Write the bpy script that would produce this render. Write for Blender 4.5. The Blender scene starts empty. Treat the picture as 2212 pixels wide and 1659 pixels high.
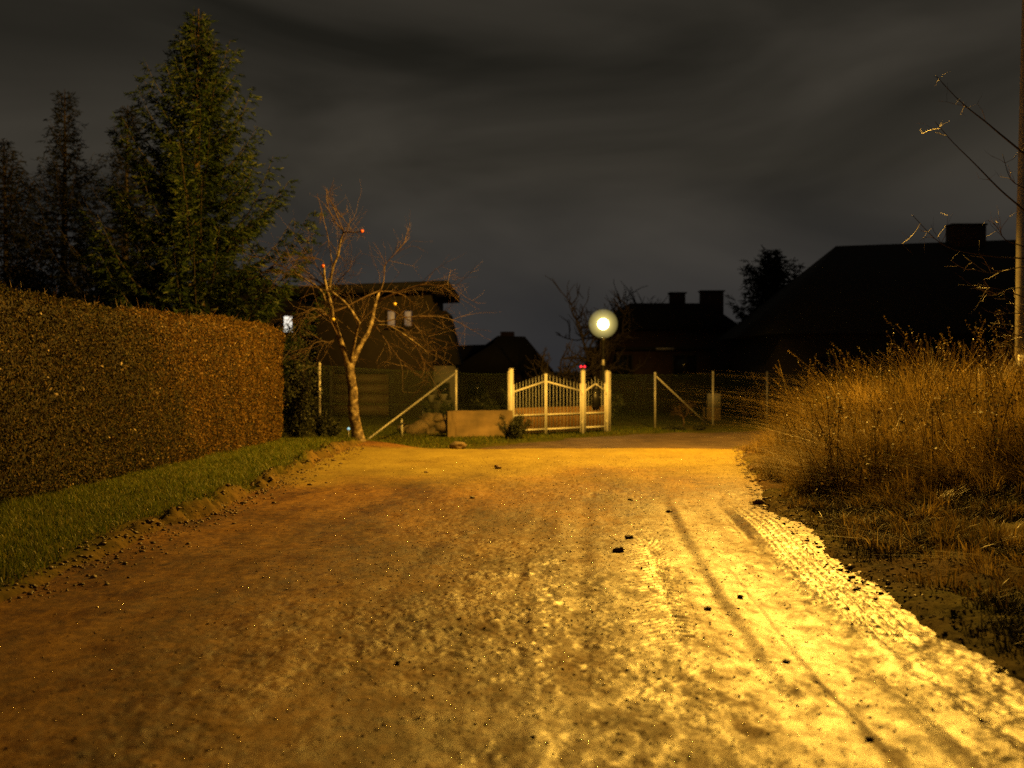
import bpy, math, random
import numpy as np
from mathutils import Vector, Matrix

# ---------------------------------------------------------------- camera, sky, light, exposure
scene = bpy.context.scene
COL = scene.collection
cam_d = bpy.data.cameras.new('camera')
cam = bpy.data.objects.new('camera', cam_d); COL.objects.link(cam)
CAM_H = 1.5
cam.location = (0, 0, CAM_H)
cam.rotation_euler = (math.radians(90 - 0.633), 0, 0)
cam_d.lens = 43.45; cam_d.sensor_width = 36
cam_d.clip_start = 0.05; cam_d.clip_end = 3000
cam_d.dof.use_dof = True; cam_d.dof.focus_distance = 11.5; cam_d.dof.aperture_fstop = 1.7
scene.camera = cam

world = bpy.data.worlds.new('World'); scene.world = world; world.use_nodes = True
wn = world.node_tree; wn.nodes.clear()
def wnode(t, **k):
    n = wn.nodes.new(t)
    for a, b in k.items(): setattr(n, a, b)
    return n
def wmath(op, a, b=None, clamp=False):
    n = wnode('ShaderNodeMath', operation=op, use_clamp=clamp)
    for i, v in enumerate((a, b)):
        if v is None: continue
        if isinstance(v, (int, float)): n.inputs[i].default_value = v
        else: wn.links.new(v, n.inputs[i])
    return n.outputs[0]
SKY_SEED = 17.0
tc = wnode('ShaderNodeTexCoord')
sep = wnode('ShaderNodeSeparateXYZ'); wn.links.new(tc.outputs['Generated'], sep.inputs[0])
mp = wnode('ShaderNodeMapping'); mp.inputs['Location'].default_value = (SKY_SEED, 0.3, 9.42)
mp.inputs['Rotation'].default_value = (0, math.radians(16), 0); mp.inputs['Scale'].default_value = (2.9, 2.9, 7.4)
wn.links.new(tc.outputs['Generated'], mp.inputs[0])
cn = wnode('ShaderNodeTexNoise'); cn.inputs['Scale'].default_value = 1.0
cn.inputs['Detail'].default_value = 4.5; cn.inputs['Roughness'].default_value = 0.47; cn.inputs['Distortion'].default_value = 0.7
wn.links.new(mp.outputs[0], cn.inputs['Vector'])
cr = wnode('ShaderNodeValToRGB')
cr.color_ramp.elements[0].position = 0.33; cr.color_ramp.elements[0].color = (0.0160, 0.0145, 0.0108, 1)
cr.color_ramp.elements[1].position = 0.70; cr.color_ramp.elements[1].color = (0.060, 0.052, 0.040, 1)
wn.links.new(cn.outputs['Fac'], cr.inputs[0])
lo = wnode('ShaderNodeMapRange'); lo.inputs['From Min'].default_value = 0.00; lo.inputs['From Max'].default_value = 0.16
lo.inputs['To Min'].default_value = 0.85; lo.inputs['To Max'].default_value = 0.0
wn.links.new(sep.outputs[2], lo.inputs[0])
mx = wnode('ShaderNodeMix', data_type='RGBA')
wn.links.new(lo.outputs[0], mx.inputs[0]); wn.links.new(cr.outputs[0], mx.inputs[6])
mx.inputs[7].default_value = (0.0260, 0.0262, 0.0295, 1)
bg = wnode('ShaderNodeBackground'); bg.inputs['Strength'].default_value = 1.0
hi = wnode('ShaderNodeMapRange'); hi.inputs['From Min'].default_value = 0.12; hi.inputs['From Max'].default_value = 0.42
hi.inputs['To Min'].default_value = 1.0; hi.inputs['To Max'].default_value = 0.55          # the town's glow fades towards the zenith
wn.links.new(sep.outputs[2], hi.inputs[0]); wn.links.new(hi.outputs[0], bg.inputs['Strength'])
wn.links.new(mx.outputs[2], bg.inputs['Color'])
wo = wnode('ShaderNodeOutputWorld'); wn.links.new(bg.outputs[0], wo.inputs['Surface'])

scene.view_settings.view_transform = 'Standard'; scene.view_settings.look = 'None'
scene.view_settings.exposure = 0.0; scene.view_settings.gamma = 1.0
scene.view_settings.use_curve_mapping = False
cy = scene.cycles
cy.max_bounces = 5; cy.diffuse_bounces = 2; cy.glossy_bounces = 2; cy.transmission_bounces = 4; cy.transparent_max_bounces = 40
cy.use_denoising = False
cy.sample_clamp_indirect = 2.0
cy.caustics_reflective = False; cy.caustics_refractive = False

LAMP = (5.0, 22.0, 8.8)          # the sodium lamp over the crossing
LAMP_POWER = 16000
SODIUM = (1.0, 0.515, 0.060)
LAMP_AIM = (-0.66, 0.04, -0.75)   # the head is tilted up the road and to the left

random.seed(7); RNG = np.random.default_rng(7)
F = 2670.0
def P(px, py, d):                 # measured direction -> point at distance d along the road
    return Vector(((px - 1106) / F * d, d, CAM_H + (800 - py) / F * d))

# ---------------------------------------------------------------- helpers
def tag(o, label=None, cat=None, group=None, kind=None):
    if label: o['label'] = label
    if cat: o['category'] = cat
    if group: o['group'] = group
    if kind: o['kind'] = kind
    return o
def empty(name, loc=(0, 0, 0), rz=0.0, parent=None):
    o = bpy.data.objects.new(name, None); COL.objects.link(o)
    o.location = loc; o.rotation_euler = (0, 0, rz); o.empty_display_size = 0.1
    if parent: o.parent = parent
    return o
def copy_tree(o, parent=None):
    c = o.copy(); COL.objects.link(c); c.parent = parent
    for ch in list(o.children): copy_tree(ch, c)
    return c
def np_mesh(name, V, quads=None, tris=None, mat=None, parent=None, smooth=False, attr=None):
    V = np.asarray(V, dtype=np.float32).reshape(-1, 3)
    loops, starts, n = [], [], 0
    for Fa, k in ((quads, 4), (tris, 3)):
        if Fa is not None and len(Fa):
            Fa = np.asarray(Fa, dtype=np.int32).reshape(-1, k)
            loops.append(Fa.ravel()); starts.append(n + np.arange(len(Fa), dtype=np.int32) * k); n += Fa.size
    loops = np.concatenate(loops); starts = np.concatenate(starts)
    me = bpy.data.meshes.new(name)
    me.vertices.add(len(V)); me.vertices.foreach_set('co', V.ravel())
    me.loops.add(len(loops)); me.loops.foreach_set('vertex_index', loops)
    me.polygons.add(len(starts)); me.polygons.foreach_set('loop_start', starts)
    if smooth: me.polygons.foreach_set('use_smooth', np.ones(len(starts), dtype=bool))
    if attr is not None:
        for nm, arr in attr.items():
            a = me.attributes.new(nm, 'FLOAT', 'POINT'); a.data.foreach_set('value', np.asarray(arr, dtype=np.float32).ravel())
    me.update(calc_edges=True); me.validate()
    if mat: me.materials.append(mat)
    o = bpy.data.objects.new(name, me); COL.objects.link(o)
    if parent: o.parent = parent
    return o
class MB:
    def __init__(s): s.V, s.Q, s.T, s.n = [], [], [], 0
    def add(s, V, Q=None, T=None):
        V = np.asarray(V, dtype=float).reshape(-1, 3); s.V.append(V)
        if Q is not None and len(Q): s.Q.append(np.asarray(Q, int).reshape(-1, 4) + s.n)
        if T is not None and len(T): s.T.append(np.asarray(T, int).reshape(-1, 3) + s.n)
        s.n += len(V); return s
    def box(s, c, size, rz=0.0, M=None):
        x, y, z = [k / 2 for k in size]
        V = np.array([(-x,-y,-z),(x,-y,-z),(x,y,-z),(-x,y,-z),(-x,-y,z),(x,-y,z),(x,y,z),(-x,y,z)])
        if M is not None: V = V @ np.array(M.to_3x3()).T
        elif rz:
            ca, sa = math.cos(rz), math.sin(rz); V = V @ np.array([[ca, -sa, 0], [sa, ca, 0], [0, 0, 1]]).T
        return s.add(V + np.array(c), [(0,3,2,1),(4,5,6,7),(0,1,5,4),(1,2,6,5),(2,3,7,6),(3,0,4,7)])
    def bar(s, a, b, w, h=None):           # square bar from a to b
        a, b = Vector(a), Vector(b); d = b - a; L = d.length; h = h or w
        q = d.to_track_quat('X', 'Z')
        return s.box(((a + b) / 2), (L, w, h), M=q.to_matrix())
    def tube(s, pts, rad, n=6, caps=True):
        pts = np.asarray(pts, float); m = len(pts)
        rad = np.full(m, rad, float) if np.isscalar(rad) else np.asarray(rad, float)
        t = np.gradient(pts, axis=0); t /= np.linalg.norm(t, axis=1)[:, None] + 1e-9
        up = np.array([0.13, 0.21, 0.97]) if abs(t[0] @ np.array([0.13, 0.21, 0.97])) < 0.9 else np.array([0.97, 0.2, 0.1])
        a = np.cross(t, up); a /= np.linalg.norm(a, axis=1)[:, None] + 1e-9
        b = np.cross(t, a)
        ang = np.arange(n) * 2 * math.pi / n
        ring = (np.cos(ang)[None, :, None] * a[:, None, :] + np.sin(ang)[None, :, None] * b[:, None, :]) * rad[:, None, None] + pts[:, None, :]
        i = np.arange(m - 1)[:, None] * n; j = np.arange(n)[None, :]; k = (j + 1) % n
        Q = np.stack([i + j, i + k, i + n + k, i + n + j], -1).reshape(-1, 4)
        V = ring.reshape(-1, 3); T = []
        if caps:
            V = np.concatenate([V, pts[:1], pts[-1:]]); c0, c1 = m * n, m * n + 1
            for q in range(n):
                T.append((c0, (q + 1) % n, q)); T.append((c1, (m - 1) * n + q, (m - 1) * n + (q + 1) % n))
        return s.add(V, Q, T)
    def lathe(s, prof, n=16, c=(0, 0, 0)):
        prof = np.asarray(prof, float); m = len(prof); ang = np.arange(n) * 2 * math.pi / n
        V = np.stack([prof[:, 0:1] * np.cos(ang), prof[:, 0:1] * np.sin(ang), np.repeat(prof[:, 1:2], n, 1)], -1).reshape(-1, 3) + np.array(c)
        i = np.arange(m - 1)[:, None] * n; j = np.arange(n)[None, :]; k = (j + 1) % n
        return s.add(V, np.stack([i + j, i + k, i + n + k, i + n + j], -1).reshape(-1, 4))
    def prism(s, poly, y0, y1):            # (x,z) outline pushed from y0 to y1
        n = len(poly)
        V = [(x, y0, z) for x, z in poly] + [(x, y1, z) for x, z in poly]
        Q = [(i, (i + 1) % n, n + (i + 1) % n, n + i) for i in range(n)]
        T = []
        for i in range(1, n - 1): T.append((0, i + 1, i)); T.append((n, n + i, n + i + 1))
        return s.add(V, Q, T)
    def build(s, name, mat, parent=None, smooth=False):
        V = np.concatenate(s.V); Q = np.concatenate(s.Q) if s.Q else None; T = np.concatenate(s.T) if s.T else None
        return np_mesh(name, V, Q, T, mat, parent, smooth)

_tab = np.random.default_rng(11).random((256, 256))
def vnoise(x, y, seed=0):
    x = np.asarray(x, float) + seed * 17.37; y = np.asarray(y, float) + seed * 9.71
    xi = np.floor(x).astype(int); yi = np.floor(y).astype(int); fx = x - xi; fy = y - yi
    fx = fx * fx * (3 - 2 * fx); fy = fy * fy * (3 - 2 * fy)
    g = lambda a, b: _tab[a & 255, b & 255]
    return ((g(xi, yi) * (1 - fx) + g(xi + 1, yi) * fx) * (1 - fy) + (g(xi, yi + 1) * (1 - fx) + g(xi + 1, yi + 1) * fx) * fy) * 2 - 1
def fbm(x, y, oct=4, seed=0, gain=0.5):
    s, a = 0, 1.0
    for k in range(oct): s = s + a * vnoise(x * 2 ** k, y * 2 ** k, seed + k * 3); a *= gain
    return s
def billow(x, y, oct=4, seed=0, gain=0.6):
    s, a = 0, 1.0
    for k in range(oct): s = s + a * (np.abs(vnoise(x * 2.03 ** k + 0.37 * k * y, y * 1.97 ** k - 0.21 * k * x, seed + k * 3)) - 0.33); a *= gain
    return s
def sm(a, b, x):
    t = np.clip((np.asarray(x, float) - a) / (b - a), 0, 1); return t * t * (3 - 2 * t)

# ---------------------------------------------------------------- materials
MATS = {}
def mat(name, c1, c2=None, scale=5.0, rough=0.7, bump=0.0, bscale=None, metallic=0.0, spec=0.5, detail=5, island=False, ramp=None, coord='Object', stretch=None, rough2=None, trans=0.0):
    if name in MATS: return MATS[name]
    m = bpy.data.materials.new(name); m.use_nodes = True; nt = m.node_tree
    b = nt.nodes['Principled BSDF']
    b.inputs['Roughness'].default_value = rough; b.inputs['Metallic'].default_value = metallic
    b.inputs['Specular IOR Level'].default_value = spec
    tcn = nt.nodes.new('ShaderNodeTexCoord'); vec = tcn.outputs[coord]
    if stretch:
        mp = nt.nodes.new('ShaderNodeMapping'); mp.inputs['Scale'].default_value = stretch
        nt.links.new(vec, mp.inputs[0]); vec = mp.outputs[0]
    if c2 is None: c2 = tuple(k * 0.75 for k in c1)
    no = nt.nodes.new('ShaderNodeTexNoise'); no.inputs['Scale'].default_value = scale; no.inputs['Detail'].default_value = detail
    nt.links.new(vec, no.inputs['Vector'])
    rp = nt.nodes.new('ShaderNodeValToRGB'); e = rp.color_ramp.elements
    if ramp:
        while len(e) < len(ramp): e.new(0.5)
        for q, (pos, c) in enumerate(ramp): e[q].position = pos; e[q].color = (*c, 1)
    else:
        e[0].position = 0.32; e[0].color = (*c2, 1); e[1].position = 0.68; e[1].color = (*c1, 1)
    if island == 'patch':
        g = nt.nodes.new('ShaderNodeNewGeometry'); ma = nt.nodes.new('ShaderNodeMath'); ma.operation = 'MULTIPLY_ADD'; ma.inputs[1].default_value = 0.62
        mb_ = nt.nodes.new('ShaderNodeMapRange'); mb_.inputs['From Min'].default_value = 0.33; mb_.inputs['From Max'].default_value = 0.67; mb_.inputs['To Min'].default_value = -0.12; mb_.inputs['To Max'].default_value = 0.42
        nt.links.new(no.outputs['Fac'], mb_.inputs[0]); nt.links.new(g.outputs['Random Per Island'], ma.inputs[0]); nt.links.new(mb_.outputs[0], ma.inputs[2]); nt.links.new(ma.outputs[0], rp.inputs[0])
    elif island:
        g = nt.nodes.new('ShaderNodeNewGeometry'); nt.links.new(g.outputs['Random Per Island'], rp.inputs[0])
    else: nt.links.new(no.outputs['Fac'], rp.inputs[0])
    nt.links.new(rp.outputs[0], b.inputs['Base Color'])
    if rough2 is not None:
        mr = nt.nodes.new('ShaderNodeMapRange'); mr.inputs['From Min'].default_value = 0.35; mr.inputs['From Max'].default_value = 0.65
        mr.inputs['To Min'].default_value = rough; mr.inputs['To Max'].default_value = rough2
        nt.links.new(no.outputs['Fac'], mr.inputs[0]); nt.links.new(mr.outputs[0], b.inputs['Roughness'])
    if bump:
        bn = nt.nodes.new('ShaderNodeTexNoise'); bn.inputs['Scale'].default_value = bscale or scale * 4; bn.inputs['Detail'].default_value = 4
        nt.links.new(vec, bn.inputs['Vector'])
        bp = nt.nodes.new('ShaderNodeBump'); bp.inputs['Strength'].default_value = bump; bp.inputs['Distance'].default_value = 0.02
        nt.links.new(bn.outputs['Fac'], bp.inputs['Height']); nt.links.new(bp.outputs[0], b.inputs['Normal'])
    if trans:
        tl_ = nt.nodes.new('ShaderNodeBsdfTranslucent'); ms = nt.nodes.new('ShaderNodeMixShader'); ms.inputs[0].default_value = trans
        nt.links.new(rp.outputs[0], tl_.inputs['Color']); nt.links.new(b.outputs[0], ms.inputs[1]); nt.links.new(tl_.outputs[0], ms.inputs[2])
        nt.links.new(ms.outputs[0], nt.nodes['Material Output'].inputs['Surface'])
    MATS[name] = m; return m
def emit(name, c, strength):
    m = bpy.data.materials.new(name); m.use_nodes = True; nt = m.node_tree
    b = nt.nodes['Principled BSDF']; b.inputs['Base Color'].default_value = (*[min(1, k * .6) for k in c], 1)
    b.inputs['Emission Color'].default_value = (*c, 1); b.inputs['Emission Strength'].default_value = strength
    return m

def road_mat():
    m = bpy.data.materials.new('wet_dirt'); m.use_nodes = True; nt = m.node_tree; L = nt.links.new
    b = nt.nodes['Principled BSDF']; tcn = nt.nodes.new('ShaderNodeTexCoord'); vec = tcn.outputs['Object']
    def noise(s, det=5, st=None, rough=0.55):
        vv = vec
        if st:
            mp = nt.nodes.new('ShaderNodeMapping'); mp.inputs['Scale'].default_value = st; L(vec, mp.inputs[0]); vv = mp.outputs[0]
        n = nt.nodes.new('ShaderNodeTexNoise'); n.inputs['Scale'].default_value = s; n.inputs['Detail'].default_value = det
        n.inputs['Roughness'].default_value = rough; L(vv, n.inputs['Vector']); return n.outputs['Fac']
    def ramp(f, *st):
        r = nt.nodes.new('ShaderNodeValToRGB'); e = r.color_ramp.elements
        while len(e) < len(st): e.new(0.5)
        for q, (p, c) in enumerate(st): e[q].position = p; e[q].color = (*c, 1)
        L(f, r.inputs[0]); return r.outputs[0]
    big = noise(0.9, 6, (1.3, 0.5, 1)); fine = noise(13, 10, (1, 0.7, 1), 0.85)
    mixf = nt.nodes.new('ShaderNodeMath'); mixf.operation = 'MULTIPLY_ADD'; L(fine, mixf.inputs[0]); mixf.inputs[1].default_value = 0.62
    sc = nt.nodes.new('ShaderNodeMath'); sc.operation = 'MULTIPLY'; L(big, sc.inputs[0]); sc.inputs[1].default_value = 0.38
    L(sc.outputs[0], mixf.inputs[2])
    col = ramp(mixf.outputs[0], (0.41, (0.040, 0.014, 0.001)), (0.50, (0.135, 0.060, 0.006)), (0.58, (0.28, 0.145, 0.020)))
    at = nt.nodes.new('ShaderNodeAttribute'); at.attribute_name = 'wet'
    mxc = nt.nodes.new('ShaderNodeMix'); mxc.data_type = 'RGBA'; mxc.blend_type = 'MULTIPLY'
    L(col, mxc.inputs[6]); mxc.inputs[7].default_value = (0.55, 0.50, 0.44, 1); L(at.outputs['Fac'], mxc.inputs[0])
    as_ = nt.nodes.new('ShaderNodeAttribute'); as_.attribute_name = 'lamplit_sand'
    lamplit_sand = ramp(mixf.outputs[0], (0.38, (0.15, 0.105, 0.012)), (0.62, (0.31, 0.24, 0.036)))  # sand made paler to paint in the lamp's bright band at the crest
    mxd = nt.nodes.new('ShaderNodeMix'); mxd.data_type = 'RGBA'; L(as_.outputs['Fac'], mxd.inputs[0]); L(mxc.outputs[2], mxd.inputs[6]); L(lamplit_sand, mxd.inputs[7])
    L(mxd.outputs[2], b.inputs['Base Color'])
    rn = nt.nodes.new('ShaderNodeMapRange'); rn.inputs['From Min'].default_value = 0.35; rn.inputs['From Max'].default_value = 0.65
    rn.inputs['To Min'].default_value = 0.48; rn.inputs['To Max'].default_value = 0.75; L(noise(2.2, 6), rn.inputs[0])
    sub = nt.nodes.new('ShaderNodeMath'); sub.operation = 'MULTIPLY_ADD'; L(at.outputs['Fac'], sub.inputs[0]); sub.inputs[1].default_value = -0.16
    L(rn.outputs[0], sub.inputs[2]); L(sub.outputs[0], b.inputs['Roughness'])
    b.inputs['Specular IOR Level'].default_value = 0.4
    cw = nt.nodes.new('ShaderNodeMath'); cw.operation = 'MULTIPLY'; cw.inputs[1].default_value = 0.85; L(at.outputs['Fac'], cw.inputs[0]); L(cw.outputs[0], b.inputs['Coat Weight'])
    b.inputs['Coat Roughness'].default_value = 0.36; b.inputs['Coat IOR'].default_value = 1.45
    bp = nt.nodes.new('ShaderNodeBump'); bp.inputs['Strength'].default_value = 0.5; bp.inputs['Distance'].default_value = 0.010
    L(noise(60, 8, None, 0.8), bp.inputs['Height']); L(bp.outputs[0], b.inputs['Normal']); 
    bc = nt.nodes.new('ShaderNodeBump'); bc.inputs['Strength'].default_value = 0.22; bc.inputs['Distance'].default_value = 0.010
    L(noise(60, 8, None, 0.8), bc.inputs['Height']); L(bc.outputs[0], b.inputs['Coat Normal'])
    return m
def ground_mat():
    m = bpy.data.materials.new('soil_and_turf'); m.use_nodes = True; nt = m.node_tree; L = nt.links.new
    b = nt.nodes['Principled BSDF']; tcn = nt.nodes.new('ShaderNodeTexCoord')
    def noise(s):
        n = nt.nodes.new('ShaderNodeTexNoise'); n.inputs['Scale'].default_value = s; n.inputs['Detail'].default_value = 6
        L(tcn.outputs['Object'], n.inputs['Vector']); return n.outputs['Fac']
    def ramp(f, *st):
        r = nt.nodes.new('ShaderNodeValToRGB'); e = r.color_ramp.elements
        while len(e) < len(st): e.new(0.5)
        for q, (p, c) in enumerate(st): e[q].position = p; e[q].color = (*c, 1)
        L(f, r.inputs[0]); return r.outputs[0]
    turf = ramp(noise(6), (0.35, (0.045, 0.05, 0.008)), (0.65, (0.10, 0.10, 0.015)))
    dirtl = ramp(noise(7), (0.35, (0.06, 0.034, 0.010)), (0.65, (0.19, 0.115, 0.035)))
    mud = ramp(noise(3.5), (0.35, (0.030, 0.019, 0.007)), (0.55, (0.085, 0.050, 0.016)), (0.75, (0.15, 0.095, 0.032)))
    am = nt.nodes.new('ShaderNodeAttribute'); am.attribute_name = 'mud'
    md = nt.nodes.new('ShaderNodeMix'); md.data_type = 'RGBA'; L(am.outputs['Fac'], md.inputs[0]); L(dirtl, md.inputs[6]); L(mud, md.inputs[7]); dirt = md.outputs[2]
    at = nt.nodes.new('ShaderNodeAttribute'); at.attribute_name = 'dirt'
    mxc = nt.nodes.new('ShaderNodeMix'); mxc.data_type = 'RGBA'; L(at.outputs['Fac'], mxc.inputs[0]); L(turf, mxc.inputs[6]); L(dirt, mxc.inputs[7])
    L(mxc.outputs[2], b.inputs['Base Color']); b.inputs['Roughness'].default_value = 0.95; b.inputs['Specular IOR Level'].default_value = 0.08
    bp = nt.nodes.new('ShaderNodeBump'); bp.inputs['Strength'].default_value = 0.6; bp.inputs['Distance'].default_value = 0.02
    L(noise(30), bp.inputs['Height']); L(bp.outputs[0], b.inputs['Normal'])
    return m
M_ROAD = road_mat(); M_GROUND = ground_mat()
M_CROSS = mat('cross_road_dirt', (0.14, 0.095, 0.055), (0.07, 0.048, 0.03), 2.0, 0.6, 0.5, 18)
M_CLOD = mat('mud_clod', (0.15, 0.085, 0.03), (0.08, 0.045, 0.016), 12, 0.6, 0.6, 50)
M_STONE = mat('gravel', (0.20, 0.115, 0.035), (0.08, 0.04, 0.012), 3, 0.16, 0.3, 60, island=True)
M_GRASS = mat('turf_blade', None or (0.08, 0.09, 0.02), island=True, rough=0.5, spec=0.3, trans=0.4,
              ramp=[(0.0, (0.05, 0.085, 0.004)), (0.55, (0.13, 0.17, 0.008)), (0.85, (0.22, 0.22, 0.018)), (1.0, (0.32, 0.26, 0.05))])
M_STRAW = mat('dry_grass', (0.2, 0.12, 0.04), scale=1.6, detail=2, island='patch', rough=0.45, spec=0.35, trans=0.42,
              ramp=[(0.0, (0.035, 0.042, 0.005)), (0.25, (0.085, 0.058, 0.010)), (0.6, (0.20, 0.13, 0.028)), (0.9, (0.38, 0.27, 0.08)), (1.0, (0.54, 0.42, 0.18))])
M_HEDGE = mat('hedge_leaf', (0.1, 0.07, 0.02), island=True, rough=0.60, spec=0.25, trans=0.25,
              ramp=[(0.0, (0.030, 0.032, 0.006)), (0.3, (0.095, 0.062, 0.010)), (0.65, (0.18, 0.098, 0.016)), (0.95, (0.27, 0.145, 0.027)), (1.0, (0.38, 0.25, 0.07))])
M_HEDGE_G = mat('hedge_leaf_olive', (0.06, 0.05, 0.01), island=True, rough=0.65, spec=0.15, trans=0.2,
              ramp=[(0.0, (0.020, 0.026, 0.004)), (0.4, (0.050, 0.045, 0.007)), (0.8, (0.10, 0.065, 0.012)), (1.0, (0.20, 0.13, 0.04))])
M_HCORE = mat('hedge_twigs', (0.035, 0.024, 0.012), (0.018, 0.014, 0.008), 20, 0.9, 0.5)
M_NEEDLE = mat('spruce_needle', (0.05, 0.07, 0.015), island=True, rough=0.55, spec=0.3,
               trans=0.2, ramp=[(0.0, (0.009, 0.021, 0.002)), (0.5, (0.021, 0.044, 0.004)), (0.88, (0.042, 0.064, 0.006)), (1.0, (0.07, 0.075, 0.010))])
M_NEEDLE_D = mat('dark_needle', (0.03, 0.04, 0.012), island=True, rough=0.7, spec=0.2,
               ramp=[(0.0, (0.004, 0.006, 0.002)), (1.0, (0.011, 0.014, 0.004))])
M_SBARK = mat('spruce_bark', (0.15, 0.085, 0.035), (0.08, 0.045, 0.02), 9, 0.8, 0.5, 40)
M_ABARK = mat('apple_bark', (0.34, 0.28, 0.18), (0.10, 0.07, 0.04), 11, 0.7, 0.9, 30, ramp=[(0.35, (0.04, 0.025, 0.012)), (0.5, (0.14, 0.10, 0.055)), (0.66, (0.36, 0.29, 0.19))])
M_TWIG = mat('apple_twig', (0.11, 0.065, 0.035), (0.06, 0.035, 0.02), 9, 0.55)
M_DTWIG = mat('dark_twig', (0.06, 0.045, 0.03), (0.03, 0.022, 0.016), 9, 0.7)
M_WHITE = mat('white_paint', (0.78, 0.76, 0.70), (0.66, 0.63, 0.56), 3, 0.4, 0.08, 30)
M_GALV = mat('galvanised_steel', (0.5, 0.48, 0.44), (0.34, 0.32, 0.29), 8, 0.5, 0.1, 60, metallic=0.25)
M_WIRE = mat('green_wire', (0.055, 0.085, 0.03), (0.04, 0.06, 0.02), 8, 0.6)
M_CONC = mat('concrete', (0.28, 0.19, 0.09), (0.11, 0.08, 0.04), 1.8, 0.85, 0.3, 30)
M_ROCK = mat('boulder', (0.19, 0.13, 0.07), (0.05, 0.04, 0.025), 4, 0.8, 0.7, 14)
M_DARK = mat('dark_metal', (0.02, 0.02, 0.02), (0.012, 0.012, 0.012), 6, 0.45)
M_WALL = mat('brown_render', (0.038, 0.029, 0.016), (0.028, 0.021, 0.011), 3, 0.9, 0.2, 20)
M_WALL_D = mat('dark_render', (0.035, 0.028, 0.022), (0.025, 0.02, 0.016), 3, 0.9, 0.2, 20)
M_BRICK = mat('dark_brick', (0.06, 0.032, 0.022), (0.04, 0.022, 0.016), 6, 0.9, 0.3, 25)
M_ROOF = mat('dark_roof', (0.012, 0.011, 0.010), (0.008, 0.007, 0.007), 5, 0.85, 0.3, 20)
M_PALE = mat('pale_render', (0.2, 0.19, 0.17), (0.15, 0.14, 0.12), 3, 0.9, 0.2, 20)
M_DOOR = mat('garage_door', (0.075, 0.05, 0.024), (0.055, 0.038, 0.018), 4, 0.7, 0.15, 20)
M_GLASS_D = mat('dark_glass', (0.02, 0.022, 0.025), (0.015, 0.016, 0.018), 2, 0.12)
M_CURTAIN = emit('lit_curtain', (0.9, 0.85, 0.88), 0.045)
M_LITWALL = emit('lit_wall_glow', (1.0, 0.93, 0.78), 1.1)  # glow stands in for light falling on a distant white wall
M_RED = emit('red_lens', (1.0, 0.02, 0.04), 1.8)
M_BLUE = emit('solar_led', (0.35, 0.75, 1.0), 0.8)
M_APPLE_R = mat('red_apple', (0.75, 0.16, 0.05), (0.55, 0.09, 0.03), 8, 0.3)
M_APPLE_Y = mat('yellow_apple', (0.80, 0.62, 0.12), (0.7, 0.45, 0.08), 8, 0.3)
M_SODIUM = emit('sodium_bowl', SODIUM, 6.0)
M_BULB = emit('lamp_bulb', (1.0, 0.80, 0.30), 16.0)

# ---------------------------------------------------------------- terrain
def edge_l(y): return -3.12 + 0.10 * np.sin(y * 0.45) + 0.16 * vnoise(y * 0.7, 0 * y, 5) + 0.25 * sm(20, 26, y)
def edge_r0(y): return 2.22 + 0.065 * np.clip(y - 6, 0, 8) + 0.16 * np.clip(y - 14, 0, 10)
def edge_r(y): return edge_r0(y) + 0.07 * vnoise(y * 1.3, 0 * y, 8) + 0.03 * vnoise(y * 5, 0 * y, 9)
def base(x, y):
    yc = 23.4 + 2.4 * sm(-1.2, -3.4, -x * -1) * 0 + 2.6 * (1 - sm(-3.2, -1.4, x))
    return -0.25 * sm(0, 1, (y - yc) / 4.2)
def ground_z(x, y):
    z = base(x, y)
    el, er = edge_l(y), edge_r(y)
    near = 1 - sm(25, 28, y)
    verge_l = sm(0.0, 0.22, el - x); verge_r = sm(0.0, 0.20, x - er)
    z = z - 0.07 * near + near * verge_l * (0.07 + 0.05 * fbm(x * 1.1, y * 1.1, 3, 2) * 0.6 + 0.045)
    ridge = np.exp(-((x - el + 0.18) / 0.20) ** 2) * sm(9.5, 12.5, y) * (1 - sm(23.5, 26, y))
    z = z + ridge * (0.05 + 0.075 * fbm(x * 3.4, y * 2.8, 5, 21, 0.62)) * near
    z = z + ridge * 0.05 * billow(x * 7, y * 6, 4, 23, 0.65) * near
    z = z + near * verge_r * (0.105 + 0.03 * fbm(x * 1.6, y * 1.6, 4, 31) + 0.022 * fbm(x * 8, y * 8, 4, 33, 0.65))
    bank = sm(0.6, 3.6, x - er) * sm(8.5, 13, y) * (1 - sm(20.5, 24.5, y))
    z = z + 0.50 * bank
    z = z + 0.03 * fbm(x * 0.5, y * 0.5, 3, 41) * sm(24, 30, y)
    return z
def lines(*segs):
    out = []
    for a, b, n in segs: out.append(np.linspace(a, b, n, endpoint=False))
    return np.concatenate(out + [np.array([segs[-1][1]])])
gx = lines((-900, -60, 12), (-60, -12, 30), (-12, -6.2, 40), (-6.2, -2.7, 115), (-2.7, 1.9, 30), (1.9, 6.0, 120), (6, 12, 60), (12, 60, 30), (60, 900, 12))
gy = lines((-40, 2, 12), (2, 12, 240), (12, 27, 260), (27, 45, 90), (45, 100, 40), (100, 1500, 18))
GX, GY = np.meshgrid(gx, gy)
GZ = ground_z(GX, GY)
nx, ny = len(gx), len(gy)
ii = (np.arange(ny - 1)[:, None] * nx + np.arange(nx - 1)[None, :]).ravel()
GQ = np.stack([ii, ii + 1, ii + nx + 1, ii + nx], -1)
el_, er_ = edge_l(GY), edge_r(GY)
dl = np.clip(1 - (el_ - GX) / (0.42 + 0.25 * vnoise(GX * 2, GY * 0.9, 51)), 0, 1) * (GX < el_ + 0.5)
dr = (GX > er_ - 0.5) * np.clip(0.85 - 0.2 * (GX - er_) + 0.5 * fbm(GX * 0.9, GY * 0.9, 3, 52), 0, 1)
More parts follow.
